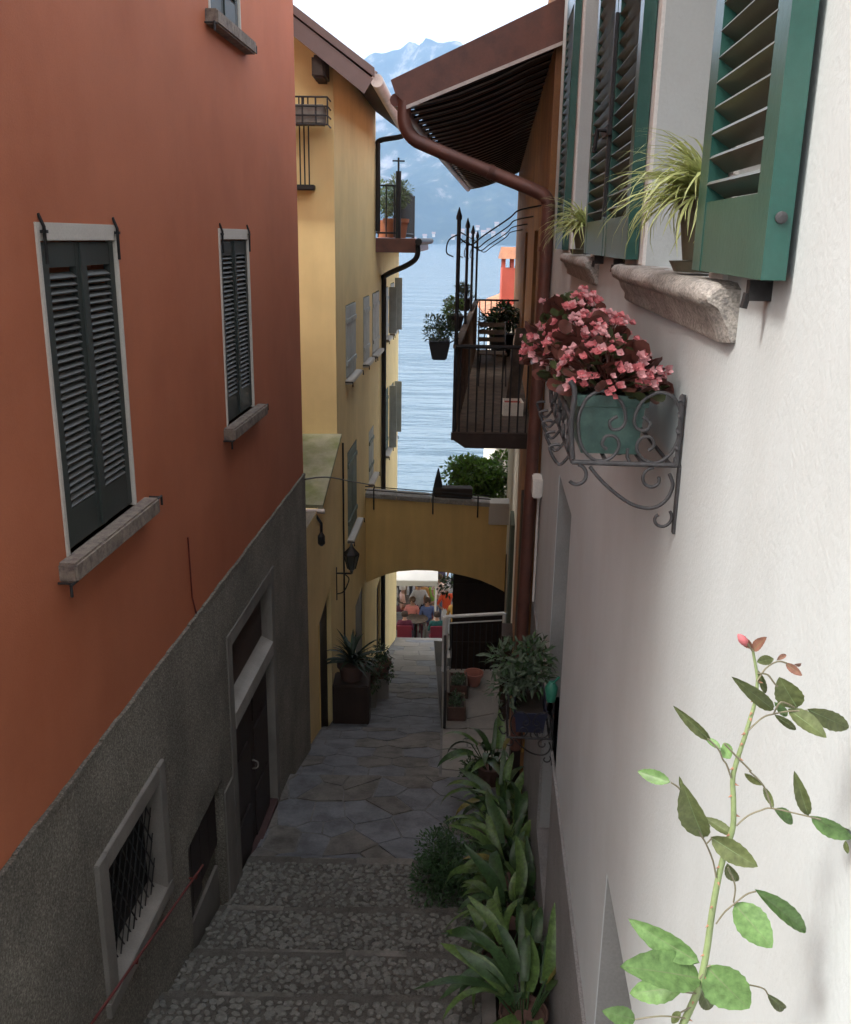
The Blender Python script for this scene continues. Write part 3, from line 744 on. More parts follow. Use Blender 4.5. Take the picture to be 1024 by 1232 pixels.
# roof terrace
tx0, tx1 = YW.p(19.35, 0, 0).x, at(500, 290, 19.35).x
mb = MB()
mb.hexa([(tx0 - 5, 19.36, -.295), (tx1, 19.36, -.295), (tx1 + .25, 24.85, -.295), (tx0 - 5, 24.85, -.295), (tx0 - 5, 19.36, -.02), (tx1, 19.36, -.02), (tx1 + .25, 24.85, -.02), (tx0 - 5, 24.85, -.02)])
mb.build('terrace_slab', M_COPPER, YH)
mb = MB(); mb.tube([(tx1 + .06, 19.3, -.08), (tx1 + .31, 24.85, -.08)], .07, 10); mb.build('terrace_gutter', M_IRON, YH, smooth=60)
mb = MB(); pa = Vector((tx1 + .04, 19.45, -.12))
mb.tube(smooth_path([pa, pa + Vector((-.01, .02, -.25)), pa + Vector((-.2, .3, -.42)), YW.p(20.4, -.78, .10), YW.p(20.45, -.95, .06), YW.p(20.45, -2, .06), YW.p(20.45, -9.5, .06)], 5), .055, 10); mb.build('downpipe', M_IRON, YH, smooth=60)
rl = at(479, 285, 19.5).x; rl2 = at(497, 281, 24.6).x
mb = MB()
p0, p1 = Vector((rl, 19.5, 0)), Vector((rl2, 24.6, 0))
mb.tube([p0 + Vector((0, 0, -.02)), p0 + Vector((0, 0, 1.25))], .055, 8); mb.tube([p1 + Vector((0, 0, -.02)), p1 + Vector((0, 0, 1.0))], .04, 8)
mb.tube([p0 + Vector((0, 0, 1.25)), p0 + Vector((0, 0, 1.5))], .02, 6); mb.tube([p0 + Vector((-.12, 0, 1.44)), p0 + Vector((.12, 0, 1.44))], .015, 6)
rail = mb.build('terrace_railing', M_IRON, YH, smooth=50)
bar = MB(); bar.tube([(0, 0, 0), (0, 0, 1)], .013, 6); barm = bar.mesh('baluster', M_IRON)
for k in range(26):
    p = p0.lerp(p1, (k + .5) / 26); inst('baluster', barm, Matrix.Translation(p), rail)
q0 = Vector((tx0 - 1, 19.5, 0))
for k in range(9):
    p = q0.lerp(p0, (k + .5) / 9); inst('baluster', barm, Matrix.Translation(p), rail)
mb = MB()
for zz in (.08, .98): mb.tube([q0 + Vector((0, 0, zz)), p0 + Vector((0, 0, zz)), p1 + Vector((0, 0, zz))], .018, 6)
mb.build('rail', M_IRON, rail)
# closed wooden shutters
for wi, (a, b, c, d) in enumerate(YWINS + YLOW):
    mid = (a + b) / 2
    for y0, y1 in ((a + .02, mid - .006), (mid + .006, b - .02)):
        mb = MB(); mb.wb(YW, y0, y1, c + .02, d - .02, -.045, .012 if wi < 5 else .0)
        sh = mb.build('shutter', M_GREY if wi < 3 or wi == 6 else (mat('green_wood_paint', (.13, .17, .14), .7, .15, 4, .3, 70, streak=.2) if 'green_wood_paint' not in MATS else MATS['green_wood_paint']) if wi >= 5 else M_GREY, YH, bevel=.004)
        for zz in (c + .25, d - .25):
            mb = MB(); mb.wb(YW, y0 + .01, y1 - .01, zz - .035, zz + .035, .012 if wi < 5 else 0, .030 if wi < 5 else .018); mb.build('batten', M_GREY if wi < 5 else MATS.get('green_wood_paint', M_GREY), sh)
    mb = MB(); mb.wb(YW, a - .07, b + .09, c - .07, c, -.02, .11); mb.build('sill', M_TRIM, YH, bevel=.01)
    for yy in (a - .08, b + .12):
        mb = MB(); mb.tube([YW.p(yy, c - .03, 0), YW.p(yy, c - .03, .12), YW.p(yy, c - .10, .12)], .012, 5); mb.build('shutter_hook', M_IRON, YH)
for yy, z0_, z1_ in ((21.98, -2.15, -1.1), (23.45, -2.2, -.95), (22.14, -4.9, -3.4), (23.55, -4.8, -3.5)):      # shutters folded out from the wall
    mb = MB(); mb.wb(YW, yy, yy + .04, z0_, z1_, .02, .20); mb.build('open_shutter', M_GREY, YH, bevel=.005)
# gable window grille with a rack
gx = at(364, 170, 13.9)
GW = MB(); xa, xb = at(355, 228, 13.85).x, at(374, 228, 13.85).x; zb, zt_ = at(364, 222, 13.85).z, at(364, 116, 13.85).z
GW.box((xa - .5, 13.82, zb - .07), (xb + .05, 14.0, zb)); gr = GW.build('grille_sill', M_IRON, YH, bevel=.01)
for k in range(9):
    x = xb - .02 - k * .062
    mb = MB(); mb.tube([(x, 13.86, zb), (x, 13.86, zt_)], .010, 6); mb.build('grille_bar', M_IRON, gr)
mb = MB(); zr0, zr1 = at(375, 150, 13.6).z, at(375, 117, 13.6).z; xr1 = at(394, 130, 13.55).x
for zz in (zr0, (zr0 * 2 + zr1) / 3, (zr0 + zr1 * 2) / 3, zr1):
    mb.tube([(xa - .4, 13.55, zz), (xr1, 13.55, zz), (xr1, 13.95, zz)], .012, 6)
for x in (xr1, xr1 - .16, xr1 - .34, xr1 - .52): mb.tube([(x, 13.55, zr0), (x, 13.55, zr1)], .012, 6)
mb.build('flower_rack', M_IRON, YH)
mb = MB(); mb.box((xa - .3, 13.6, zr0 + .01), (xr1 - .05, 13.9, zr0 + .26)); mb.build('rack_trough', M_CONC, YH, bevel=.02)
# wall lantern
LN = thing('wall_lantern', YW.p(14.0, -4.9, .1), 'black iron lantern on a scrolled bracket at the yellow wall', 'lantern')
lp = at(423, 690, 13.75); lw_ = YW.p(13.75, lp.z, 0)
mb = MB(); mb.tube([lw_, lp], .014, 6); mb.tube([lw_ + Vector((0, 0, .1)), lw_ + Vector((0, 0, -.45))], .016, 6)
mb.tube(smooth_path([lw_ + Vector((0, 0, -.35)), lw_ + Vector((.12, 0, -.3)), lw_ + Vector((.2, 0, -.1)), lw_ + Vector((.14, 0, -.02))], 5), .010, 6); mb.build('bracket', M_IRON, LN)
mb = MB(); mb.lathe([(.02, 0), (.03, .05), (.06, .08), (.115, .30), (.115, .33), (.03, .43), (.025, .47), (.005, .52)], lp, 6); mb.build('lamp_body', mat('lantern_glass', (.06, .065, .06), .3, .1, 3, 0, 40), LN)
mb = MB()
for k in range(6):
    an = 2 * pi * k / 6; u = Vector((cos(an), sin(an), 0))
    mb.tube([lp + u * .062 + Vector((0, 0, .08)), lp + u * .118 + Vector((0, 0, .31))], .008, 5)
mb.lathe([(.125, .31), (.125, .335), (.04, .43), (.03, .45)], lp, 6); mb.build('lamp_frame', M_IRON, LN)
# cable across the alley
mb = MB(); mb.tube(smooth_path([LW.p(11.0, -2.85, .03), at(389, 574, 12.5) + Vector((.05, 0, 0)), at(418, 579, 15) + Vector((.06, 0, 0)), at(441, 583, 17.5) + Vector((.06, 0, 0))], 6), .010, 5)
mb.build('cable', M_IRON, label='thin black cable strung from orange corner to the bridge', cat='cable')
# ------------------------------------------------------------------ arched bridge
YB, YB2 = 17.6, 17.98
BR = thing('arch_bridge', (.2, 18.3, -7), 'ochre plastered arch bridging the alley with a stone coping', 'bridge')
bxl = YW.p(YB, 0, .0).x - .04; bxr = 1.62
zt0, zt1 = at(440, 598, YB).z, at(606, 611, YB).z
low = [at(x, y, YB) for x, y in ((440, 702), (452, 696), (465, 691), (480, 687.5), (500, 686), (520, 686.5), (540, 689), (560, 693), (578, 698), (594, 705), (607, 712))]
low[0].x = bxl; low[-1].x = bxr
front = [Vector((bxl, YB, zt0)), Vector((bxr, YB, zt1))] + low[::-1]
mb = MB(); n_ = len(front); back_ = [p + Vector((.076 if p.x < 0 else .0, YB2 - YB, 0)) for p in front]
mb.add(front + back_, [(i, (i + 1) % n_, n_ + (i + 1) % n_, n_ + i) for i in range(n_)])
K = len(low)
def strip(P):
    top = [P[0].lerp(P[1], (l.x - bxl) / (bxr - bxl)) for l in P[2:][::-1]]
    lo_ = P[2:][::-1]
    for i in range(K - 1): mb.poly([lo_[i], lo_[i + 1], top[i + 1], top[i]])
strip(front); strip(back_)
mb.build('arch_wall', M_OCHRE, BR)
mb = MB()
xm = at(590, 600, YB).x
def zc(x): return zt0 + (zt1 - zt0) * (x - bxl) / (bxr - bxl)
for x0, x1, dz in ((bxl, xm, .0),):
    xx = x0
    while xx < x1 - .05:
        xe = min(xx + RND.uniform(.55, .8), x1)
        m2 = MB(); m2.hexa([(xx + .004, YB - .06, zc(xx) + .002), (xe - .004, YB - .06, zc(xe) + .002), (xe - .004, YB2, zc(xe) + .002), (xx + .004, YB2, zc(xx) + .002),
                            (xx + .004, YB - .06, zc(xx) + .09), (xe - .004, YB - .06, zc(xe) + .09), (xe - .004, YB2, zc(xe) + .09), (xx + .004, YB2, zc(xx) + .09)])
        m2.build('coping_stone', M_SILL, BR, bevel=.01); xx = xe
mb = MB(); mb.box((xm - .02, YB - .05, zt1 - .34), (bxr + .12, YB + .35, zt1 + .1)); mb.build('end_block', M_TRIM, BR, bevel=.01)
mb = MB()
for x in (at(450, 600, YB).x, at(521, 600, YB).x, at(575, 600, YB).x):
    mb.tube([(x, YB - .08, zc(x) - .22), (x, YB - .08, zc(x) + .22)], .014, 6)
for dz in (.17, .24): mb.tube([(bxl, YB - .08, zc(bxl) + dz), (xm, YB - .08, zc(xm) + dz)], .010, 6)
mb.build('railing', M_IRON, BR)
p = at(556, 596, 17.8); p.z = zc(p.x) + .21
mb = MB(); mb.box((p.x - .55, 17.66, p.z - .117), (p.x + .2, 17.95, p.z + .09))
mb.build('bridge_planter', M_WOODD, pivot=(p.x - .2, 17.8, p.z - .117), bevel=.02, label='dark wooden planter box on top of the arch', cat='planter')
p0 = at(527, 592, 17.8); p0.z = zc(p0.x) + .125
mb = MB(); mb.lathe([(.09, 0), (.11, .08), (.07, .3), (.012, .55)], p0 - Vector((0, 0, .03)), 10)
mb.build('folded_parasol', M_IRON, pivot=p0, smooth=50, label='dark folded parasol standing on the arch', cat='parasol')
# plank gate under the arch
GT = thing('plank_gate', (1.1, 17.5, -8.7), 'dark plank gate below the right half of the arch', 'gate')
mb = MB(); mb.box((.60, 18.105, -9.7), (1.60, 18.18, -6.2)); mb.build('backing', M_DARK, GT)
x = .62
while x < 1.58:
    mb = MB(); mb.box((x + .004, 18.06, -9.6), (x + .15, 18.10 + RND.uniform(-.008, .0), -6.2)); mb.build('plank', M_WOODD, GT); x += .155
for zz in (-6.9, -8.2):
    mb = MB(); mb.box((.62, 18.03, zz - .05), (1.58, 18.055, zz + .05)); mb.build('ledge', M_WOODD, GT)

# ------------------------------------------------------------------ brown house with the big eave
BH = thing('brown_house', BW.p(15, -8, -2), 'brown walled house with wide eave and wooden balcony', 'house')
Ya, Yz = 8.82, 22.0
mb = MB(); wall_face(mb, BW, Ya, Yz, -2.6, 2.4, 0, [(10.6, 11.6, -2.05, .1, .15), (14.0, 15.0, -2.05, .1, .15)], .15); wall_back(mb, BW, Ya, Yz, -2.6, 2.4, 0, 5)
mb.build('wall', M_BROWNW, BH)
mb = MB(); wall_face(mb, BW, Ya, 13.2, -12.5, -2.604, 0, [], .2); wall_back(mb, BW, Ya, 13.2, -12.5, -2.604, 0, 5); mb.build('lower_wall', M_BROWNW, BH)
mb = MB(); wall_face(mb, BW, 13.204, Yz, -12.5, -2.604, .01, [], .2); wall_back(mb, BW, 13.204, Yz, -12.5, -2.604, .01, 5); mb.build('whitewashed_wall', M_CREAM, BH)
for a, b in ((10.6, 11.6), (14.0, 15.0)):
    mb = MB(); mb.wb(BW, a + .02, b - .02, -2.04, .08, -.12, -.07); dd = mb.build('balcony_door', M_DECK, BH)
    for q in range(3):
        mb = MB(); mb.wb(BW, a + .12, b - .12, -1.95 + q * .68, -1.4 + q * .68, -.071, -.05); mb.build('door_panel', M_WOODD, dd, bevel=.01)
# roof: eave line E(t), wall line Wl(t)
E0, E1 = at(481, 122, Ya), at(566, 229, Yz); W0 = at(684, 44, Ya); W1 = at(633, 205, Yz)
UPV = Vector((0, 0, 1))
def E(t): return E0.lerp(E1, t)
def W(t): return W0.lerp(W1, t) + (W0.lerp(W1, t) - E(t)) * .12
def S(t, s):   # soffit surface with a flatter kick at the eave
    p = E(t).lerp(W(t), s)
    return p - UPV * (.055 * sin(pi * min(1, s / .75)))
N = 34
for i in range(N):
    t0, t1 = i / N + .001, (i + 1) / N - .0016
    mb = MB(); d_ = Vector((0, 0, .03)); lap = Vector((0, 0, .030))
    ss = (0, .14, .28, .6, 1)
    for s0, s1 in zip(ss, ss[1:]):
        a, b, c, d = S(t0, s0), S(t0, s1), S(t1, s1) + lap, S(t1, s0) + lap
        mb.hexa([a, b, c, d, a + d_, b + d_, c + d_, d + d_])
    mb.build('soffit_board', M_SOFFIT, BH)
    mb = MB(); pts = [S(t0, s) + Vector((0, -.012, -.002)) for s in (.0, .07, .14, .22, .3, .5, .7, .95)]
    mb.tube(pts, .0075, 5); mb.build('batten', M_BATTEN, BH)
top = Vector((0, 0, .10))
mb = MB(); mb.prism([E(0) + top, E(1) + top, W(1) + top + Vector((1.5, 0, .55)), W(0) + top + Vector((1.5, 0, .55))], (0, 0, .10)); mb.build('roof', M_ROOF, BH)
# sheet metal verge facing the stairs
f0, f1 = at(470, 96, Ya - .06), at(700, -15, Ya - .06); g0_, g1_ = at(489, 127, Ya - .06), at(700, 40, Ya - .06)
mb = MB(); mb.prism([f0, f1, g1_, g0_, at(475, 111, Ya - .06)], (0, .05, 0)); mb.build('verge_board', M_COPPER, BH)
mb = MB(); mb.prism([g0_, g1_, g1_ + Vector((0, 0, -.03)), g0_ + Vector((0, 0, -.03))], (0, -.02, 0)); mb.build('drip_strip', M_GUTTER, BH)
mb = MB(); mb.tube([E(0.01) + Vector((-.05, .0, .03)), E(1) + Vector((-.05, .1, .03))], .055, 12); mb.build('gutter', M_COPPER, BH, smooth=60)
hp = E(0) + Vector((-.03, .05, -.02))
c1 = at(652, 236, 8.60)
mb = MB(); mb.tube(smooth_path([at(487, 120, Ya), at(487, 148, Ya - .02), at(497, 166, Ya - .03), at(520, 178, Ya - .05), at(590, 207, 8.7), at(645, 230, 8.62), at(658, 240, 8.6), at(659.5, 256, 8.6), at(655, 330, 8.6), at(652, 380, 8.6), at(640, 560, 8.6), at(627, 780, 8.6), at(620, 900, 8.6)], 5), .060, 14)
mb.build('downpipe', M_COPPER, BH, smooth=60)
for px, py in ((590, 207), (656, 300)):
    q = at(px, py, 8.68 if px < 600 else 8.6); mb = MB(); d = Vector((1, 0, -.42)).normalized() if px < 600 else Vector((-.04, 0, -1))
    mb.tube([q - d * .02, q + d * .02], .066, 14); mb.build('pipe_collar', M_COPPER, BH, smooth=50)
mb = MB(); mb.wb(BW, 8.83, 9.35, -9, -2.5, .0, .10); mb.build('dark_strip', M_WOODD, BH)  # dark upright strip on the wall corner behind the downpipe
mb = MB(); mb.wb(BW, 13.6, 14.4, -6.3, -4.2, .01, .07); mb.build('folded_shutter', mat('old_green_wood', (.05, .06, .04), .8, .2, 3, .3, 40), BH)
mb = MB(); mb.wb(BW, 12.6, 13.1, -9.0, -5.6, .0, .16); mb.build('timber_post', M_WOODD, BH)
# balcony
bz = -2.02; byn, byf = 9.78, 17.5
def bl(Y): return .29 + (Y - 9.8) * (.87 - .29) / (17.5 - 9.8)     # outer edge X
def br_(Y): return BW.p(Y, 0, 0).x
nb = 22
for k in range(nb):
    y0 = byn + (byf - byn) * k / nb; y1 = byn + (byf - byn) * (k + 1) / nb - .008
    mb = MB(); mb.hexa([(bl(y0), y0, bz), (br_(y0), y0, bz), (br_(y1), y1, bz), (bl(y1), y1, bz), (bl(y0), y0, bz + .04), (br_(y0), y0, bz + .04), (br_(y1), y1, bz + .04), (bl(y1), y1, bz + .04)])
    mb.build('floor_plank', M_DECK, BH)
mb = MB()
mb.prism([(bl(byn) - .03, byn - .04, bz + .03), (br_(byn), byn - .04, bz + .03), (br_(byn), byn - .04, bz - .13), (bl(byn) + .12, byn - .04, bz - .13), (bl(byn) - .03, byn - .04, bz - .03)], (0, .06, 0))
mb.hexa([(bl(byn) - .03, byn + .02, bz - .06), (bl(byn) + .05, byn + .02, bz - .06), (bl(byf) + .05, byf, bz - .06), (bl(byf) - .03, byf, bz - .06),
         (bl(byn) - .03, byn + .02, bz - .004), (bl(byn) + .05, byn + .02, bz - .004), (bl(byf) + .05, byf, bz - .004), (bl(byf) - .03, byf, bz - .004)])
mb.build('balcony_beam', M_WOODD, BH)
rt = -1.08
mb = MB(); mb.tube([(br_(byn), byn, rt), (bl(byn), byn, rt)], .022, 8); mb.tube([(br_(byf), byf, rt), (bl(byf), byf, rt)], .018, 8)
rails = mb.build('balcony_railing', M_IRON, BH, smooth=60)
mb = MB(); mb.hexa([(bl(byn) - .03, byn, rt - .02), (bl(byn) + .05, byn, rt - .02), (bl(byf) + .05, byf, rt - .02), (bl(byf) - .03, byf, rt - .02), (bl(byn) - .03, byn, rt + .02), (bl(byn) + .05, byn, rt + .02), (bl(byf) + .05, byf, rt + .02), (bl(byf) - .03, byf, rt + .02)])
mb.build('handrail_board', M_DECK, rails)
b2 = MB(); b2.tube([(0, 0, bz + .04), (0, 0, rt)], .0095, 6); b2m = b2.mesh('baluster', M_IRON)
for k in range(9):
    x = bl(byn) + (br_(byn) - bl(byn)) * (k + .6) / 9.4; inst('baluster', b2m, Matrix.Translation((x, byn, 0)), rails)
for k in range(7):
    x = bl(byf) + (br_(byf) - bl(byf)) * (k + .6) / 7.4; inst('baluster', b2m, Matrix.Translation((x, byf, 0)), rails)
b3 = MB(); b3.box((-.018, -.03, bz + .04), (.018, .03, rt - .02)); b3m = b3.mesh('side_baluster', M_DECK)
for k in range(30):
    Y = byn + .15 + (byf - byn - .2) * k / 30; inst('baluster', b3m, Matrix.Translation((bl(Y) + .01, Y, 0)), rails)
# tall iron posts with rods arching to the wall
for k, (px, pt, Y) in enumerate(((543, 264, 9.8), (557, 274, 12.2), (563.5, 281, 14.4), (570, 286, 17.0))):
    x = bl(Y); zt = at(px, pt, Y).z
    mb = MB(); mb.tube([(x, Y, bz - .05), (x, Y, zt)], .021 if k == 0 else .019, 8); mb.lathe([(.03, 0), (.03, .03), (.004, .12)], (x, Y, zt), 8)
    zr = zt - .12
    mb.tube(smooth_path([(x, Y, zr - .05), (x + .12, Y, zr - .12), (x + .25, Y, zr - .03), (x + .5, Y, zr + .14), (br_(Y) * .6 + x * .4 + .1, Y, zr + .22), (br_(Y), Y, zr + .27)], 6), .008, 6)
    mb.tube(smooth_path([(x, Y, zr - .02), (x - .10, Y, zr - .08), (x - .12, Y, zr - .20), (x - .05, Y, zr - .24)], 5), .007, 6)
    mb.build('pergola_post', M_IRON, BH, smooth=60)
mb = MB(); mb.tube([(bl(9.8), 9.8, at(543, 278, 9.8).z), (bl(17), 17, at(570, 291, 17).z)], .008, 6); mb.build('pergola_wire', M_IRON, BH)

# ------------------------------------------------------------------ tiled house beyond the balcony
FH = thing('tiled_house', (3.2, 28, -8), 'low house with clay tiled roof and red chimney by the lake', 'house')
fx = at(588, 400, 26.5).x; zq = at(600, 388, 26.5).z
mb = MB(); mb.box((fx + .35, 26.6, -12.3), (fx + 4.5, 32.5, zq - .05)); mb.build('wall', M_CREAM, FH)
mb = MB(); dx_, dz_ = 2.4, .95
mb.prism([(fx, 26.3, zq - .02), (fx, 32.8, zq - .02), (fx + dx_, 32.8, zq + dz_), (fx + dx_, 26.3, zq + dz_)], (0, 0, .08))
mb.prism([(fx + 2 * dx_, 26.3, zq - .02), (fx + 2 * dx_, 32.8, zq - .02), (fx + dx_, 32.8, zq + dz_ - .005), (fx + dx_, 26.3, zq + dz_ - .005)], (0, 0, .08))
rf = mb.build('roof', M_ROOF, FH)
dvr = Vector((dx_, 0, dz_)).normalized()
for r_ in range(26):
    for k in range(6):
        inst('roof_tile', tile, aim(Vector((fx - .03, 26.4 + r_ * .25, zq + .07)) + dvr * (.40 * k), dvr), rf)
cx, cz0, cz1 = at(612, 340, 27.5).x, at(606, 385, 27.5).z, at(606, 298, 27.5).z
mb = MB(); mb.box((cx - .22, 27.2, cz0 - .4), (cx + .34, 27.8, at(606, 322, 27.5).z)); mb.build('chimney', M_REDP, FH)
for x in (cx - .21, cx + .03, cx + .25):
    for y in (27.22, 27.70):
        mb = MB(); mb.box((x, y, at(606, 322, 27.5).z), (x + .08, y + .08, at(606, 311, 27.5).z)); mb.build('chimney_pier', M_REDP, FH)
zc0, zc1 = at(606, 311, 27.5).z, at(606, 297, 27.5).z
mb = MB(); mb.hexa([(cx - .30, 27.1, zc0), (cx + .42, 27.1, zc0), (cx + .42, 27.9, zc0), (cx - .30, 27.9, zc0), (cx - .24, 27.3, zc1), (cx + .36, 27.3, zc1), (cx + .36, 27.7, zc1), (cx - .24, 27.7, zc1)]); mb.build('chimney_cap', M_ROOF, FH)

# ------------------------------------------------------------------ white house
WH = thing('white_house', RW.p(4, -6, -2), 'white plastered house with green louvred shutters and stone sills', 'house')
Wn, Wf = -2.0, 8.72
ST = -.085
WW = [(2.40, 3.46, ST, 1.65), (5.25, 6.60, ST, 1.65)]
N1 = (5.52, 6.57, -4.6, -1.63); N2 = (2.52, 3.21, -3.8, -2.46)
mb = MB(); wall_face(mb, RW, Wn, Wf, -3.42, 2.45, 0, [(*WW[0], .32), (*WW[1], .32), (N1[0], N1[1], -3.42, N1[3], .3), (N2[0], N2[1], -3.42, N2[3], .28)], .3)
wall_back(mb, RW, Wn, Wf, -3.42, 2.45, 0, 5); mb.build('wall', M_WHITE, WH)
mb = MB(); wall_face(mb, RW, Wn, Wf, -7.5, -3.424, .018, [(N1[0], N1[1], N1[2], -3.424, .3), (N2[0], N2[1], N2[2], -3.424, .28)], .3); wall_back(mb, RW, Wn, Wf, -7.5, -3.424, .018, 5)
mb.build('plinth', M_WHITE2, WH)
mb = MB(); mb.prism([RW.p(Wn - .3, 2.47, .22), RW.p(Wf - .05, 2.47, .22), RW.p(Wf - .05, 2.95, -3), RW.p(Wn - .3, 2.95, -3)], (0, 0, .15)); mb.build('roof', M_ROOF, WH)
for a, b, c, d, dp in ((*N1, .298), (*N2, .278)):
    mb = MB(); mb.wb(RW, b - .004, b + .02, c, d, -dp, -.004); mb.wb(RW, a, b, c, d, -dp - .02, -dp + .004); mb.build('niche_shade_lining', M_NICHE, WH)  # thin sheets on far jamb and back carry the painted shade
for wi, (a, b, c, d) in enumerate(WW):
    mb = MB()
    mb.wb(RW, b + .001, b + .15, c, d + .15, -.02, .012); mb.wb(RW, a - .15, a - .001, c, d + .15, -.02, .012); mb.wb(RW, a, b, d, d + .15, -.02, .010)
    mb.build('window_band', M_WHITEP, WH, bevel=.003)
    mb = MB(); mm = (a + b) / 2
    for y0, y1 in ((a + .002, a + .07), (b - .07, b - .002), (mm - .05, mm + .05)): mb.wb(RW, y0, y1, c + .002, d - .002, -.31, -.25)
    for z0, z1 in ((c + .002, c + .09), (d - .09, d - .002)): mb.wb(RW, a + .07, mm - .05, z0, z1, -.309, -.252); mb.wb(RW, mm + .05, b - .07, z0, z1, -.309, -.252)
    wf_ = mb.build('window_frame', M_WHITEP, WH)
    for y0, y1 in ((a + .07, mm - .05), (mm + .05, b - .07)):
        mb = MB(); mb.wb(RW, y0, y1, c + .09, d - .09, -.29, -.28); mb.build('pane', M_GLASS, wf_)
def green_leaf(Y0, Y1, off=.016):
    sh = louvre_leaf(WH, RW, Y0, Y1, ST + .02, 1.64, off, off + .045, M_GREEN, M_GREENS, .054, 'green_slat', stile=.085, top=.14, bot=.155, tilt=.62, depth=.052, thick=.008)
    mb = MB(); y = min(Y0, Y1); ym = max(Y0, Y1)
    for zz in (.25, 1.3):
        mb.wb(RW, ym - .02 if Y0 < Y1 else y - .02, (ym - .02 if Y0 < Y1 else y - .02) + .05, zz, zz + .08, off - .05, off + .01)
    mb.build('hinge', M_IRON, sh)
    return sh
s1 = green_leaf(1.76, 2.37); s2 = green_leaf(3.54, 4.29); s3 = green_leaf(4.315, 5.14); s4 = green_leaf(6.72, 7.45)
mb = MB(); mb.wb(RW, 4.24, 4.27, .1, .9, .062, .075); mb.tube([RW.p(4.255, .45, .075), RW.p(4.255, .45, .12), RW.p(4.24, .36, .13)], .010, 6)
mb.wb(RW, 4.22, 4.41, .43, .47, .062, .082); mb.build('espagnolette', M_IRON, s2)
mb = MB(); p_ = RW.p(1.759, .045, .038); mb.lathe([(.011, 0), (.011, .005), (.007, .007)], n=12, M=Matrix.Translation(p_) @ Matrix.Rotation(pi / 2, 4, 'X')); mb.build('screw_cap', M_IRON2, s1, smooth=60)
for yy in (1.90, 4.0, 4.75):
    mb = MB(); mb.wb(RW, yy - .012, yy + .012, ST - .025, ST + .015, 0, .045); mb.tube([RW.p(yy, ST - .01, .045), RW.p(yy, ST - .04, .05)], .008, 6); mb.build('shutter_stop', M_IRON, WH)
# moulded stone sills
def sill(Ya_, Yb_, nm):
    prof = [(-.05, 0), (.085, .0), (.112, -.006), (.128, -.022), (.130, -.042), (.120, -.058), (.100, -.066), (.088, -.072), (.082, -.085), (.066, -.105), (.050, -.125), (.044, -.150), (.035, -.160), (-.05, -.160)]
    mb = MB(); n = 40; k = len(prof); vs, fs = [], []
    for i in range(n + 1):
        Y = Ya_ + (Yb_ - Ya_) * i / n; e = min(i, n - i) / n * (Yb_ - Ya_); rd = .0 if e > .03 else (.03 - e) * .5
        for o, z in prof:
            d = .006 * noise.noise(Vector((Y * 9, z * 30, o * 20))) + .004 * noise.noise(Vector((Y * 25, z * 60, o * 50)))
            vs.append(RW.p(Y, ST + z * .85 + d * .6 - (rd if z > -.03 else -rd * .3), o * .68 + (d - rd if o > 0 else 0)))
    for i in range(n):
        for j in range(k): fs.append((i * k + j, i * k + (j + 1) % k, (i + 1) * k + (j + 1) % k, (i + 1) * k + j))
    fs.append(tuple(range(k))); fs.append(tuple(range(n * k, n * k + k)))
    mb.add(vs, fs); return mb.build('sill', M_SILL, WH, smooth=50)
sill(2.12, 3.74, 'a'); sill(4.92, 6.55, 'b')
mb = MB(); p_ = RW.p(8.42, -2.18, 0); mb.wb(RW, 8.30, 8.56, -2.30, -2.12, 0, .09); mb.build('meter_box', M_METER, WH, bevel=.012)
mb = MB(); mb.tube([RW.p(8.5, -2.3, .02), RW.p(8.5, -3.4, .02)], .012, 6); mb.build('conduit', M_METER, WH)
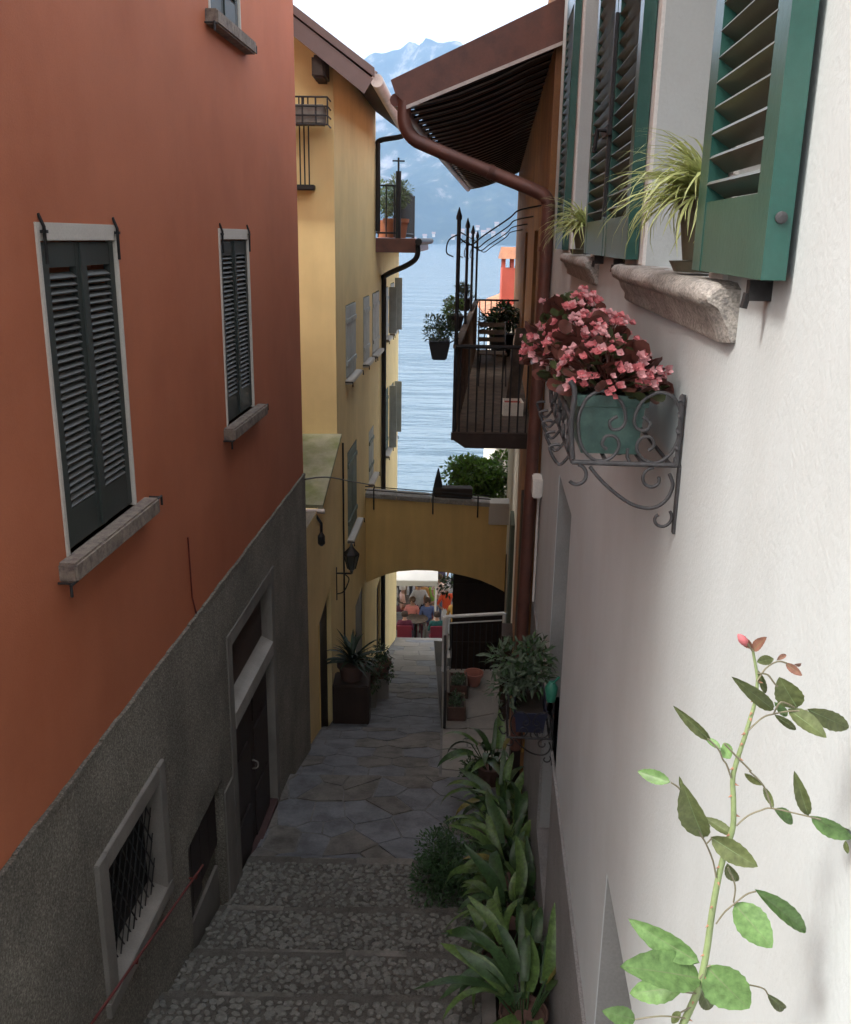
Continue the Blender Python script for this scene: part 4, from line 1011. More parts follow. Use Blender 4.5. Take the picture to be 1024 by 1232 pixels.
# ------------------------------------------------------------------ wrought iron flower box on the white wall
UN = RW.n                      # outwards, into the alley
AX = (RW.p(1, 0, 0) - RW.p(0, 0, 0)).normalized()      # along the wall, away from the camera
def flower_holder(Yn_, Yf_, zb_, dep, hgt, label, m_iron, full=True):
    t = thing('flower_box_holder', RW.p(Yn_, zb_ - .2, .01), label, 'flower box holder')
    for si, Y in enumerate((Yn_, Yf_)):
        P = lambda o, z: RW.p(Y, zb_ + z, o)
        # side panel: two mirrored C scrolls meeting in the middle
        mb = MB(); U, V = UN, Vector((0, 0, 1))
        m_ = dep / 2
        for sg in (-1, 1):
            def Q(a, b): return RW.p(Y, zb_ + b, m_ + sg * a)
            pts = [Q(.035, .135), Q(.055, .120), Q(.048, .098), Q(.022, .102), Q(.012, .13), Q(.03, .178), Q(.075, .205), Q(.118, .188), Q(.140, .14), Q(.140, .09), Q(.125, .04),
                   Q(.09, .008), Q(.05, .012), Q(.025, .045), Q(.035, .075), Q(.062, .078), Q(.072, .055), Q(.058, .040)]
            mb.tube(smooth_path([p_ for p_ in pts], 4), .0050, 7)
        mb.tube([RW.p(Y, zb_ - .002, m_ - .012), RW.p(Y, zb_ + .02, m_), RW.p(Y, zb_ + .045, m_)], .005, 6)
        mb.build('scroll_panel', m_iron, t, smooth=60)
        mb = MB()    # twisted wall bar, bottom bar, front post
        mb.tube([RW.p(Y, zb_ + hgt, .012), RW.p(Y, zb_ - .005, .012)], .008, 6)
        for k in range(22):
            z0 = hgt * k / 22
            mb.tube([RW.p(Y - .007 * cos(k * 1.3), zb_ + z0, .014 + .006 * sin(k * 1.3)), RW.p(Y - .007 * cos(k * 1.3 + 1.3), zb_ + z0 + hgt / 22, .014 + .006 * sin(k * 1.3 + 1.3))], .005, 5)
        mb.tube([RW.p(Y, zb_, .005), RW.p(Y, zb_, dep)], .0075, 8)
        mb.tube(smooth_path([RW.p(Y, zb_ + .01, dep), RW.p(Y, zb_ + hgt * .55, dep + .01), RW.p(Y, zb_ + hgt, dep + .005), RW.p(Y, zb_ + hgt + .03, dep + .02)], 4), .008, 8)
        mb.build('corner_bar', m_iron, t, smooth=60)
        if full or True:
            mb = MB()  # support scroll below
            q = [(dep - .05, -.012), (dep - .10, -.065), (dep - .17, -.115), (.075, -.128), (.035, -.105), (.018, -.06), (.03, -.025)]
            mb.tube(smooth_path([RW.p(Y, zb_ + b, a) for a, b in q], 5), .0055, 7)
            mb.tube(spiral(RW.p(Y, zb_ - .042, .075), .034, .016, pi * .5, -pi * 1.15, 20, UN, V), .0048, 7)
            mb.tube(spiral(RW.p(Y, zb_ - .158, .042), .032, .014, pi * .75, pi * 2.3, 20, UN, V), .0048, 7)
            mb.tube(spiral(RW.p(Y, zb_ - .040, dep - .012), .034, .022, pi * .55, pi * 1.75, 18, UN, V), .0055, 7)
            mb.wb(RW, Y - .012, Y + .012, zb_ - .20, zb_ + .0, .001, .008)
            mb.build('support_scroll', m_iron, t, smooth=60)
    mb = MB()     # base straps and front rails
    for o in (.03, dep * .35, dep * .68, dep): mb.tube([RW.p(Yn_, zb_, o), RW.p(Yf_, zb_, o)], .006, 6)
    mb.tube([RW.p(Yn_, zb_ + hgt * .62, dep + .01), RW.p(Yf_, zb_ + hgt * .62, dep + .01)], .007, 6)
    mb.build('base_frame', m_iron, t, smooth=60)
    L = Yf_ - Yn_; nb_ = max(3, int(L / .16))
    for k in range(nb_):
        Y = Yn_ + L * (k + .5) / nb_; V = Vector((0, 0, 1))
        mb = MB()
        mb.tube(spiral(RW.p(Y, zb_ + hgt * .45, dep + .006), .055, .018, -pi * .5, pi * 1.4, 22, AX, V), .0050, 6)
        mb.tube(spiral(RW.p(Y, zb_ + hgt * .20, dep + .006), .040, .014, pi * .5, -pi * 1.4, 20, AX, V), .0050, 6)
        mb.tube(smooth_path([RW.p(Y - .02, zb_, dep + .004), RW.p(Y, zb_ - .03, dep + .03), RW.p(Y, zb_ + .02, dep + .06), RW.p(Y, zb_ + .03, dep + .03)], 4), .005, 6)
        mb.build('front_scroll', m_iron, t, smooth=60)
    return t
FB = (2.56, 3.50); FZ = -.605; FD = .305
flower_holder(FB[0], FB[1], FZ, FD, .20, 'grey wrought iron flower box holder with big scrolls below the window sill', M_IRON2)
# glazed trough
def trough(name, Y0, Y1, o0, o1, z0, z1, m, label, cat, flare=.015, grp=None):
    mb = MB(); w_ = .012
    def ring(f, z, e): return [RW.p(Y0 - f + e, z, o0 - f + e), RW.p(Y1 + f - e, z, o0 - f + e), RW.p(Y1 + f - e, z, o1 + f - e), RW.p(Y0 - f + e, z, o1 + f - e)]
    R_ = [ring(0, z0, 0), ring(flare * .8, z1 - .035, 0), ring(flare * .8 + .008, z1 - .033, 0), ring(flare + .008, z1, 0), ring(flare + .008, z1, w_), ring(flare, z1 - .03, w_ + .004)]
    vs = [p for r in R_ for p in r]; fs = [(0, 1, 2, 3)]
    for i in range(len(R_) - 1):
        for k in range(4): fs.append((i * 4 + k, i * 4 + (k + 1) % 4, i * 4 + 4 + (k + 1) % 4, i * 4 + 4 + k))
    mb.add(vs, fs); c = RW.p((Y0 + Y1) / 2, z0, (o0 + o1) / 2)
    o = mb.build(name, m, pivot=c, label=label, cat=cat, group=grp)
    mb = MB(); mb.poly(ring(flare, z1 - .03, w_ + .002)); mb.build('soil', M_EARTH, o)
    return o
trough('planter', 2.63, 3.43, .115, .275, FZ + .012, FZ + .185, M_GLAZE, 'green glazed planter inside the scrolled iron holder', 'planter')
# begonias: petals and leaves as single pieces
def petal_flower(name, m):
    mb = MB()
    for k in range(4):
        a = k * pi / 2 + .3; R = Matrix.Rotation(a, 4, 'Z') @ Matrix.Rotation(.45 + .25 * (k % 2), 4, 'X')
        vs, fs = blade(.021, .027 if k % 2 else .020, -.6, 5, .15, .12, 1.0)
        mb.add([R @ Vector(v) for v in vs], fs)
    mb.lathe([(.001, .0), (.0045, .004), (.002, .008)], (0, 0, 0), 6)
    return mb.mesh(name, m, smooth=70)
fl = [petal_flower('begonia_flower', L_PINK), petal_flower('begonia_flower_pale', L_PINK2)]
def round_leaf(name, m, r):
    mb = MB(); n = 10; vs = [(0, .1 * r, -.12 * r)]; 
    for k in range(n):
        a = 2 * pi * k / n; rr = r * (1 + .12 * cos(a * 2 + .5)); vs.append((rr * cos(a) * .85, rr * sin(a) + r * .6, .10 * r * cos(3 * a)))
    mb.add(vs, [(0, 1 + k, 1 + (k + 1) % n) for k in range(n)]); return mb.mesh(name, m, smooth=70)
bl_ = [round_leaf('begonia_leaf', L_BEG, .024), round_leaf('begonia_leaf_big', L_BEG, .030), round_leaf('begonia_leaf_green', L_BEG2, .026)]
def begonia(loc, rx, ry, h, nl, nf, label):
    t = thing('begonia', loc, label, 'flowering plant', 'begonias in the scrolled holder')
    loc = Vector(loc)
    for k in range(nl):
        a, u = RND.uniform(0, 2 * pi), RND.uniform(-.15, 1) ; rr = sqrt(max(0, 1 - max(0, u) ** 2)) * RND.uniform(.55, 1.0)
        p = loc + AX * (ry * rr * sin(a)) + UN * (rx * rr * cos(a)) + Vector((0, 0, h * u * RND.uniform(.75, .98)))
        d = (p - loc).normalized() * .7 + Vector((RND.uniform(-.6, .6), RND.uniform(-.6, .6), RND.uniform(-.3, .6)))
        inst('leaf', RND.choice(bl_), aim(p, d, RND.uniform(-.8, .8)) @ Matrix.Scale(RND.uniform(.7, 1.25), 4), t)
    stem = MB()
    for k in range(nf):
        a, u = RND.uniform(0, 2 * pi), RND.uniform(0, 1); rr = sqrt(max(0, 1 - u * u)) * RND.uniform(.9, 1.08)
        p = loc + AX * (ry * rr * sin(a)) + UN * (rx * rr * cos(a)) + Vector((0, 0, h * u * 1.05 + .01))
        d0 = (p - loc).normalized()
        for q in range(RND.choice((2, 3, 3, 4))):
            p2 = p + Vector((RND.uniform(-.02, .02), RND.uniform(-.02, .02), RND.uniform(-.015, .02)))
            d = (d0 + Vector((RND.uniform(-.5, .5), RND.uniform(-.7, .2), RND.uniform(-.2, .5)))).normalized()
            x = d.orthogonal().normalized(); y = d.cross(x)
            M = Matrix(((x.x, y.x, d.x, p2.x), (x.y, y.y, d.y, p2.y), (x.z, y.z, d.z, p2.z), (0, 0, 0, 1)))
            inst('flower', RND.choice((fl[0], fl[1])), M @ Matrix.Scale(RND.uniform(.5, 1.05), 4), t)
        stem.tube([loc + (p - loc) * .2, p], .003, 5)
    stem.build('stems', L_BEG, t)
for Y, o, rx, ry, h, nl, nf, lab in ((2.70, .20, .15, .16, .12, 150, 46, 'pink begonia bush at the window end of the green planter'), (2.98, .22, .16, .20, .165, 170, 50, 'tallest pink begonia bush in the middle of the green planter'),
                         (3.38, .25, .16, .28, .215, 190, 64, 'deep pink begonia bush at the lake end of the green planter')):
    begonia(RW.p(Y, FZ + .195, o), rx, ry, h, nl, nf, lab)

# ------------------------------------------------------------------ spider plants on the sills
def spider(Y, o, label, n=130, spread=.32, seed=1, pot=True, ph=.16):
    r = random.Random(seed); c = RW.p(Y, ST + .008, o)
    t = thing('spider_plant', c, label, 'potted plant')
    mb = MB(); mb.lathe([(.050, 0), (.068, ph - .03), (.074, ph - .03), (.076, ph), (.068, ph), (.064, ph - .02)], c + Vector((0, 0, .03)), 20); mb.build('pot', M_POT, t, smooth=40)
    mb = MB(); mb.lathe([(.07, 0), (.085, .028), (.080, .028), (.066, .006)], c, 20); mb.build('saucer', M_POT, t, smooth=40)
    mb = MB(); top_ = c + Vector((0, 0, ph + .02))
    for k in range(n):
        a = r.uniform(0, 2 * pi); el = r.uniform(.15, 1.35); L = spread * r.uniform(.6, 1.15)
        d = (UN * cos(a) * 1.0 + AX * sin(a) * .8 + UN * .25).normalized() * cos(el) + Vector((0, 0, sin(el)))
        vs, fs = blade(L, r.uniform(.007, .012), r.uniform(1.2, 2.6), 7, .3, .04, .6)
        M = aim(top_ + Vector((r.uniform(-.02, .02), r.uniform(-.02, .02), 0)), d, r.uniform(-.5, .5))
        mb.add([M @ Vector(v) for v in vs], fs)
    mb.build('leaves', L_SPID, t, smooth=70, kind='stuff')
spider(2.60, -.01, 'variegated spider plant in an olive pot beside the open green shutter', 330, .30, 3)
spider(5.55, .02, 'spider plant drooping over the stone sill of the second window', 200, .31, 8, ph=.12)

# ------------------------------------------------------------------ lower flower box with grey-green plant
LB = (5.78, 6.35); LZ = -3.34
flower_holder(LB[0], LB[1], LZ, .32, .30, 'small dark iron flower box holder low on the white wall', M_IRON)
trough('planter', 5.84, 6.30, .07, .26, LZ + .01, LZ + .17, M_BLUEB, 'dark blue plastic planter in the low iron holder', 'planter')
def clump(name, c, rad, n, L, W, m, label, cat, seed=1, droop=.6, trunk=True, flat=.0, part='foliage', group=None, shell=.35, parent=None, kind='stuff'):
    """a mass of small leaves through an uneven volume"""
    r = random.Random(seed); c = Vector(c); rad = Vector(rad)
    t = parent if parent else thing(name, c - Vector((0, 0, rad.z)), label, cat, group)
    mb = MB()
    lobes = [(Vector((r.uniform(-.55, .55), r.uniform(-.55, .55), r.uniform(-.5, .6))), r.uniform(.35, .62)) for _ in range(11)]
    ms = m if isinstance(m, (list, tuple)) else [m]
    for k in range(n):
        lo, lr = r.choice(lobes)
        d = Vector((r.gauss(0, 1), r.gauss(0, 1), r.gauss(0, 1))).normalized()
        q = lo + d * lr * (shell + (1 - shell) * r.random() ** .5)
        p = c + Vector((q.x * rad.x, q.y * rad.y, q.z * rad.z))
        dd = d + Vector((r.uniform(-.7, .7), r.uniform(-.7, .7), r.uniform(-.5, .7) - flat))
        s = r.uniform(.65, 1.2)
        vs, fs = blade(L * s, W * s, r.uniform(.1, droop), 2, .2, .0, .8)
        M = aim(p, dd, r.uniform(-1, 1)); mb.mi = r.randrange(len(ms))
        mb.add([M @ Vector(v) for v in vs], fs)
    mb.build(part, ms, t, kind=kind)
    if trunk:
        mb = MB()
        for lo, lr in lobes:
            e = c + Vector((lo.x * rad.x, lo.y * rad.y, lo.z * rad.z)); b0 = c - Vector((0, 0, rad.z * 1.0))
            mb.tube([b0, b0.lerp(e, .5) + Vector((0, 0, .1 * rad.z)), e], [.02 * rad.z + .008, .012 * rad.z + .005, .003], 5)
        mb.build('branches', M_BARK, t)
    return t
clump('potted_plant', RW.p(6.1, LZ + .36, .24), (.26, .28, .23), 900, .065, .026, [L_GREYG, L_GREYG, L_BUSH], 'grey-green trailing plant in the dark blue planter', 'plant', 4, shell=.2)
mb = MB(); mb.lathe([(.03, 0), (.045, .10), (.02, .14)], RW.p(5.62, LZ + .38, .05), 10); mb.tube([RW.p(5.62, LZ + .5, .05), RW.p(5.62, LZ + .56, .0)], .008, 6)
mb.build('watering_bottle', mat('green_plastic', (.02, .12, .08), .4, .1, 3, 0, 40), pivot=RW.p(5.62, LZ + .38, .05), smooth=50, label='small green plastic bottle hung on the white wall', cat='bottle')
# broom leaning at the wall end
bp0, bp1 = at(634, 905, 8.75), at(641, 842, 8.75)
BM = thing('broom', bp0, 'straw broom with yellow bristles leaning by the brown wall', 'broom')
mb = MB(); d = (bp1 - bp0)
for k in range(40):
    a = RND.uniform(0, 2 * pi); rr = RND.uniform(0, .075); u = Vector((cos(a) * rr, sin(a) * rr * .4, 0))
    mb.tube([bp0 + u, bp0 + d * .45 + u * .35], .004, 4)
mb.build('bristles', M_BRISTLE, BM); mb = MB(); mb.tube([bp0 + d * .42, bp0 + d * 2.4], .013, 8); mb.build('handle', M_DECK, BM)

# ------------------------------------------------------------------ planting bed along the white wall
def kx(Y): return RW.X0 + RW.k * Y - .44
mb = MB()
for (a, za), (b, zb) in zip(STEPS[:8], STEPS[1:8]):
    z0 = za - .2; zt = (za + zb) / 2 + .24
    mb.hexa([(kx(a) - .0, a, z0), (kx(a) + .09, a, z0), (kx(b) + .09, b, z0), (kx(b), b, z0), (kx(a), a, za + .20), (kx(a) + .09, a, za + .20), (kx(b) + .09, b, zb + .20), (kx(b), b, zb + .20)])
kb = mb.build('kerb', M_CONC, kind='structure', label='low concrete kerb of the planting bed')
mb = MB()
for (a, za), (b, zb) in zip(STEPS[:8], STEPS[1:8]):
    mb.poly([(kx(a) + .085, a, za + .15), (RW.p(a, 0, 0).x + .05, a, za + .15), (RW.p(b, 0, 0).x + .05, b, zb + .15), (kx(b) + .085, b, zb + .15)])
mb.build('bed_soil', M_EARTH, kind='structure', label='dark soil of the planting bed along the white wall')
asp = [blade_mesh('aspidistra_leaf', L_ASP, .46, .090, 1.2, 7, .16, 0, .3, .012), blade_mesh('aspidistra_leaf_b', L_ASP, .40, .085, 1.6, 7, .2, 0, .3, -.012), blade_mesh('aspidistra_leaf_e', L_ASP3, .38, .07, 1.8, 7, .25, 0, .3, -.02),
       blade_mesh('aspidistra_leaf_c', L_ASP2, .48, .085, .9, 7, .12, 0, .3, .015), blade_mesh('aspidistra_leaf_d', L_ASP2, .42, .09, 1.8, 7, .18, 0, .3, 0)]
def aspidistra(Y, off, n, seed, label, zoff=0.0, s=1.0, pot=True):
    n = int(n * 1.6); r = random.Random(seed); x = RW.X0 + RW.k * Y - off; z = ground_z(Y) + .16 + zoff
    t = thing('aspidistra', (x, Y, z), label, 'plant', 'aspidistra plants along the white wall')
    if pot:
        mb = MB(); mb.lathe([(.11, -.02), (.14, .16), (.15, .16), (.152, .20), (.14, .20), (.13, .17)], (x, Y, z), 16); mb.build('pot', M_SILL if r.random() < .4 else M_TERRAD, t, smooth=40)
    st = MB()
    for k in range(n):
        a = 2 * pi * k / n + r.uniform(-.5, .5); el = r.uniform(.0, 1.2)
        d = Vector((cos(a) * 1.0 - .28, sin(a), 0)).normalized() * cos(el) + Vector((0, 0, sin(el)))
        b0 = Vector((x + .05 * cos(a), Y + .05 * sin(a), z + (.18 if pot else 0))); ln = r.uniform(.04, .26) * s
        p = b0 + (d * .6 + Vector((0, 0, .5))).normalized() * ln
        if p.x > RW.p(Y, 0, 0).x - .06: p.x = RW.p(Y, 0, 0).x - .06
        if d.x > .2: d.x *= .2
        st.tube([b0 - Vector((0, 0, .03)), p + d * .02], .006, 5)
        inst('leaf', r.choice(asp[:2] + asp[3:] if r.random() > .12 else asp), aim(p, d, r.uniform(-.7, .7)) @ Matrix.Scale(r.uniform(.8, 1.2) * s, 4), t)
    st.build('stalks', L_ASP2, t)
for i, (Y, off, n, zo, s, lab) in enumerate(((4.55, .20, 13, .0, 1.0, 'aspidistra with upright leaves at the upper end of the bed'), (5.15, .22, 12, -.02, .9, 'aspidistra with short broad leaves behind the kerb'), (5.95, .24, 13, .02, 1.0, 'bright green aspidistra leaning over the kerb'),
                         (6.7, .24, 14, .04, 1.05, 'large aspidistra beside the dark bush'), (7.5, .26, 12, .0, 1.0, 'aspidistra growing at the foot of the stairs'), (8.4, .28, 11, .0, 1.0, 'aspidistra with drooping leaves on the landing'), (5.5, .30, 9, -.06, .8, 'small low aspidistra tucked against the kerb'), (6.3, .14, 10, .02, .9, 'aspidistra squeezed against the white wall'), (7.1, .14, 10, .05, .95, 'aspidistra standing behind the dark bush'), (8.0, .16, 10, .0, .95, 'aspidistra growing close to the wall corner'), (9.25, .36, 12, .05, 1.05, 'aspidistra stretching long leaves over the pale slabs'))):
    aspidistra(Y, off, n, 20 + i, lab, zo, s)
clump('small_bush', (kx(7.35) - .30, 7.35, ground_z(7.3) + .26), (.40, .55, .38), 3600, .044, .018, [L_BUSH, L_BUSH, L_ASP2], 'dense dark green bush spilling over the cobbles', 'bush', 7)
clump('small_bush', (kx(6.55) + .02, 6.5, ground_z(6.5) + .10), (.20, .30, .24), 800, .05, .010, [L_BUSH, L_GREYG], 'feathery trailing bush hanging over the kerb', 'bush', 9, flat=.5)
clump('weed', (kx(5.75) - .05, 5.7, ground_z(5.7) + .08), (.08, .20, .14), 260, .05, .010, [L_BUSH, L_ASP2], 'tuft of weeds growing at the kerb foot', 'weed', 10)
clump('ground_plant', (RW.p(9.4, 0, 0).x - .45, 9.9, ground_z(9.9) + .12), (.22, .35, .16), 420, .06, .022, [L_ASP2, L_BUSH], 'low leafy plant beside the pale slabs', 'plant', 12)

# ------------------------------------------------------------------ things on the terrace
p = at(570, 812, 13.7); p.z = -6.94
PB = thing('terracotta_bowl', p, 'empty pink terracotta bowl on the terrace', 'bowl')
mb = MB(); mb.lathe([(.10, 0), (.13, .16), (.155, .165), (.16, .22), (.14, .22), (.12, .17), (.10, .03), (.01, .02)], p, 22); mb.build('bowl', mat('pink_terracotta', (.30, .12, .09), .85, .15, 5, .3, 60), PB, smooth=40)
for k, (px, py, Y, lab) in enumerate(((549, 838, 12.75, 'wooden crate of herbs at the near end of the terrace'), (552, 812, 13.45, 'wooden crate of herbs beside the terracotta bowl'))):
    c = at(px, py, Y); c.z = -6.94
    t = thing('herb_crate', c, lab, 'crate', 'herb crates on the terrace')
    for s_, nm in ((-1, 'side'), (1, 'side')):
        mb = MB(); mb.box((c.x + s_ * .13 - .01, c.y - .24, c.z), (c.x + s_ * .13 + .01, c.y + .24, c.z + .22)); mb.build('crate_side', M_DECK, t)
        mb = MB(); mb.box((c.x - .12, c.y + s_ * .23 - .01, c.z), (c.x + .12, c.y + s_ * .23 + .01, c.z + .215)); mb.build('crate_end', M_TERRAD, t)
    mb = MB(); mb.box((c.x - .12, c.y - .22, c.z), (c.x + .12, c.y + .22, c.z + .17)); mb.build('soil', M_EARTH, t)
    clump('', (c.x, c.y, c.z + .22), (.12, .22, .09), 220, .05, .022, [L_GREYG, L_BUSH], '', '', 30 + k, trunk=False, part='herbs', parent=t)
TR = thing('terrace_railing', (.95, 14.2, -6.96), 'white steel railing closing off the terrace', 'railing')
ra, rb = at(536, 742, 14.2), at(607, 738, 14.2)
mb = MB(); mb.tube([(ra.x, 14.2, -6.95), (ra.x, 14.2, ra.z)], .045, 8); mb.build('post', M_WHITEP, TR, smooth=60)
mb = MB(); mb.tube([(rb.x, 14.2, -6.95), (rb.x, 14.2, rb.z)], .030, 8); mb.build('post', M_WHITEP, TR, smooth=60)
mb = MB(); mb.tube([(ra.x, 14.2, ra.z), (rb.x, 14.2, rb.z)], .030, 8); mb.tube([(ra.x, 14.2, ra.z - .12), (rb.x, 14.2, rb.z - .12)], .012, 6); mb.build('rail', M_WHITEP, TR, smooth=60)
for k in range(9):
    x = ra.x + (rb.x - ra.x) * (k + 1) / 10
    mb = MB(); mb.tube([(x, 14.2, -6.93), (x, 14.2, ra.z - .12)], .008, 6); mb.build('baluster', M_IRON, TR)
mb = MB(); pn = at(535, 866, 12.3); pf = Vector((ra.x, 14.1, -6.95))
mb.tube([(pn.x, 12.3, -6.95), (pn.x, 12.3, -6.35), (ra.x, 14.15, -6.3)], .022, 8); mb.build('side_rail', M_IRON, TR, smooth=60)

# ------------------------------------------------------------------ plants by the yellow wall
c = at(420, 866, 12.9)
c = Vector((YW.p(13.2, 0, .33).x, 13.2, ground_z(13.2) + .02))
mb = MB(); mb.box((c.x - .30, c.y - .25, c.z - .12), (c.x + .26, c.y + .25, c.z + .72))
PD = mb.build('plant_pedestal', M_WOODD, pivot=c, bevel=.02, label='black wooden pedestal by the yellow wall doorway', cat='pedestal')
pt = c + Vector((-.02, 0, .722))
AG = thing('spiky_plant', pt, 'dark spiky leaved plant in a terracotta pot on the pedestal', 'potted plant')
mb = MB(); mb.lathe([(.15, 0), (.21, .22), (.23, .22), (.235, .28), (.21, .28), (.19, .22)], pt, 20); mb.build('pot', M_TERRAD, AG, smooth=40)
sp = [blade_mesh('spike_leaf', L_DARKP, .55, .06, .7, 6, .2, 0, .5), blade_mesh('spike_leaf_b', L_DARKP, .48, .07, 1.3, 6, .2, 0, .5), blade_mesh('spike_leaf_c', L_ASP2, .5, .06, 1.0, 6, .2, 0, .5)]
for k in range(46):
    a = RND.uniform(0, 2 * pi); el = RND.uniform(.1, 1.4)
    d = Vector((cos(a) * cos(el), sin(a) * cos(el), sin(el)))
    inst('leaf', RND.choice(sp[:2] if k % 5 else sp), aim(pt + Vector((0, 0, .26)) + d * .04, d, RND.uniform(-.5, .5)) @ Matrix.Scale(RND.uniform(.8, 1.15), 4), AG)
for k, (Y, o, sz, lab) in enumerate(((14.4, .42, 1.0, 'trailing plant in a dark pot below the lantern'), (15.3, .55, .9, 'trailing plant in a brown pot hung further down the path'))):
    b = Vector((YW.p(Y, 0, o).x, Y, ground_z(Y) + .02))
    t = thing('trailing_plant', b, lab, 'potted plant', 'potted plants along the yellow wall')
    mb = MB(); mb.box((b.x - .14, b.y - .14, b.z - .05), (b.x + .14, b.y + .14, b.z + .40)); mb.build('stand', M_CONC, t, bevel=.02)
    mb = MB(); mb.lathe([(.12, .41), (.17, .66), (.19, .66), (.19, .71), (.17, .71)], b, 18); mb.build('pot', M_TERRAD, t, smooth=40)
    clump('', b + Vector((.0, -.05, .66)), (.26 * sz, .28 * sz, .36), 700, .06, .026, [L_BUSH, L_GREYG, L_DARKP], '', '', 50 + k, part='foliage', parent=t, flat=.5, trunk=False)
# ------------------------------------------------------------------ greenery round the bridge, balcony and terrace
ivy = clump('ivy_bush', at(582, 578, 20.6), (.95, .9, .66), 6500, .085, .060, [L_IVY, L_IVY, L_ASP], 'bright green ivy bush behind the arch', 'bush', 14, droop=.4)
mb = MB(); q = at(588, 574, 20.6); mb.tube([(q.x + .1, 20.6, -10.2), (q.x - .02, 20.62, -7.5), (q.x, 20.6, q.z - .4)], [.06, .05, .03], 7)
mb.build('trunk', M_BARK, ivy, smooth=60)
clump('hanging_vine', at(556, 697, 20.0), (.5, .5, .36), 1400, .09, .06, [L_BUSH, L_ASP2, L_DARKP], 'dark vine hanging below the arch', 'vine', 15, flat=.6)
pp = Vector((YW.p(19.9, 0, .35).x, 20.0, -.015))
t = thing('terrace_pot', pp, 'olive green shrub in a terracotta pot on the roof terrace', 'potted plant')
mb = MB(); mb.lathe([(.20, 0), (.25, .30), (.27, .30), (.275, .38), (.25, .38), (.23, .30)], pp, 20); mb.build('pot', M_TERRA, t, smooth=40)
clump('', pp + Vector((0, 0, .82)), (.38, .38, .5), 1500, .075, .022, [L_OLIVE, L_OLIVE, L_GREYG], '', '', 61, parent=t, part='foliage')
pp = Vector((rl - .35, 22.2, -.015))
t = thing('terrace_pot', pp, 'leafy shrub in a pot behind the terrace railing', 'potted plant')
mb = MB(); mb.lathe([(.20, 0), (.25, .34), (.25, .38), (.2, .38)], pp, 18); mb.build('pot', M_TERRA, t, smooth=40)
clump('', pp + Vector((0, 0, .85)), (.42, .6, .42), 1100, .07, .03, [L_OLIVE, L_BUSH], '', '', 62, parent=t, part='foliage')
for k, (px, py, Y, m2, lab) in enumerate(((528, 420, 10.0, [L_GREYG, L_BUSH], 'black box of grey-green herbs hung outside the balcony'), (548, 388, 12.4, [L_IVY, L_OLIVE], 'black box of yellow-green leaves hung outside the balcony'), (560, 366, 15.5, [L_OLIVE, L_GREYG], 'small box of pale flowers hung far along the balcony'))):
    b = at(px, py, Y); b.x = min(b.x, bl(Y) - .15)
    t = thing('hanging_planter', b, lab, 'planter', 'planters hung on the balcony rail')
    mb = MB(); mb.hexa([(b.x - .07, Y - .14, b.z - .10), (b.x + .08, Y - .14, b.z - .10), (b.x + .08, Y + .3, b.z - .10), (b.x - .07, Y + .3, b.z - .10), (b.x - .11, Y - .16, b.z + .09), (b.x + .12, Y - .16, b.z + .09), (b.x + .12, Y + .32, b.z + .09), (b.x - .11, Y + .32, b.z + .09)]); mb.build('box', M_IRON, t, bevel=.01)
    mb = MB(); mb.tube([(b.x + .08, Y, b.z + .05), (bl(Y) + .02, Y, b.z + .12)], .008, 5); mb.build('hook', M_IRON, t)
    clump('', b + Vector((0, .08, .19)), (.17, .28, .16), 1100, .034, .016, m2, '', '', 70 + k, parent=t, part='foliage', trunk=False)
# folding chair on the balcony
ch = Vector((at(592, 430, 13.2).x, 13.2, bz + .04))
CH = thing('folding_chair', ch, 'weathered wooden folding chair on the balcony', 'chair')
for k in range(6):
    mb = MB(); mb.box((ch.x - .2, ch.y - .2 + k * .065, ch.z + .43), (ch.x + .2, ch.y - .2 + k * .065 + .052, ch.z + .45)); mb.build('seat_slat', M_DECK, CH)
for s_ in (-1, 1):
    mb = MB(); mb.tube([(ch.x + s_ * .19, ch.y - .22, ch.z), (ch.x + s_ * .19, ch.y + .24, ch.z + .86)], .012, 6); mb.build('leg', M_IRON, CH)
    mb = MB(); mb.tube([(ch.x + s_ * .17, ch.y + .24, ch.z), (ch.x + s_ * .17, ch.y - .2, ch.z + .44)], .012, 6); mb.build('leg', M_IRON, CH)
for k in range(3):
    mb = MB(); mb.box((ch.x - .2, ch.y + .16 + k * .03, ch.z + .58 + k * .1), (ch.x + .2, ch.y + .175 + k * .03, ch.z + .64 + k * .1)); mb.build('back_slat', M_DECK, CH)
clump('balcony_plant', at(603, 383, 16.6), (.42, .5, .26), 900, .11, .035, [L_DARKP, L_BUSH], 'dark drooping plant at the end of the balcony', 'plant', 33, flat=.3)
mb = MB(); q = at(603, 415, 16.6); mb.lathe([(.16, 0), (.22, .35), (.24, .38), (.2, .38)], (q.x, 16.6, bz + .042), 16)
mb.build('balcony_pot', M_IRON, pivot=(q.x, 16.6, bz + .042), smooth=40, label='black pot under the drooping balcony plant', cat='pot')
c = Vector((at(617, 470, 10.9).x, 10.9, bz + .04))
t = thing('crate', c, 'small red and cream crate on the balcony floor', 'crate')
for s_ in (-1, 1):
    mb = MB(); mb.box((c.x + s_ * .11 - .008, c.y - .16, c.z), (c.x + s_ * .11 + .008, c.y + .16, c.z + .16)); mb.build('crate_side', M_CREAM, t)
    mb = MB(); mb.box((c.x - .1, c.y + s_ * .15 - .008, c.z), (c.x + .1, c.y + s_ * .15 + .008, c.z + .155)); mb.build('crate_end', M_CREAM, t)
mb = MB(); mb.box((c.x - .1, c.y - .14, c.z), (c.x + .1, c.y + .14, c.z + .13)); mb.build('contents', M_REDP, t)
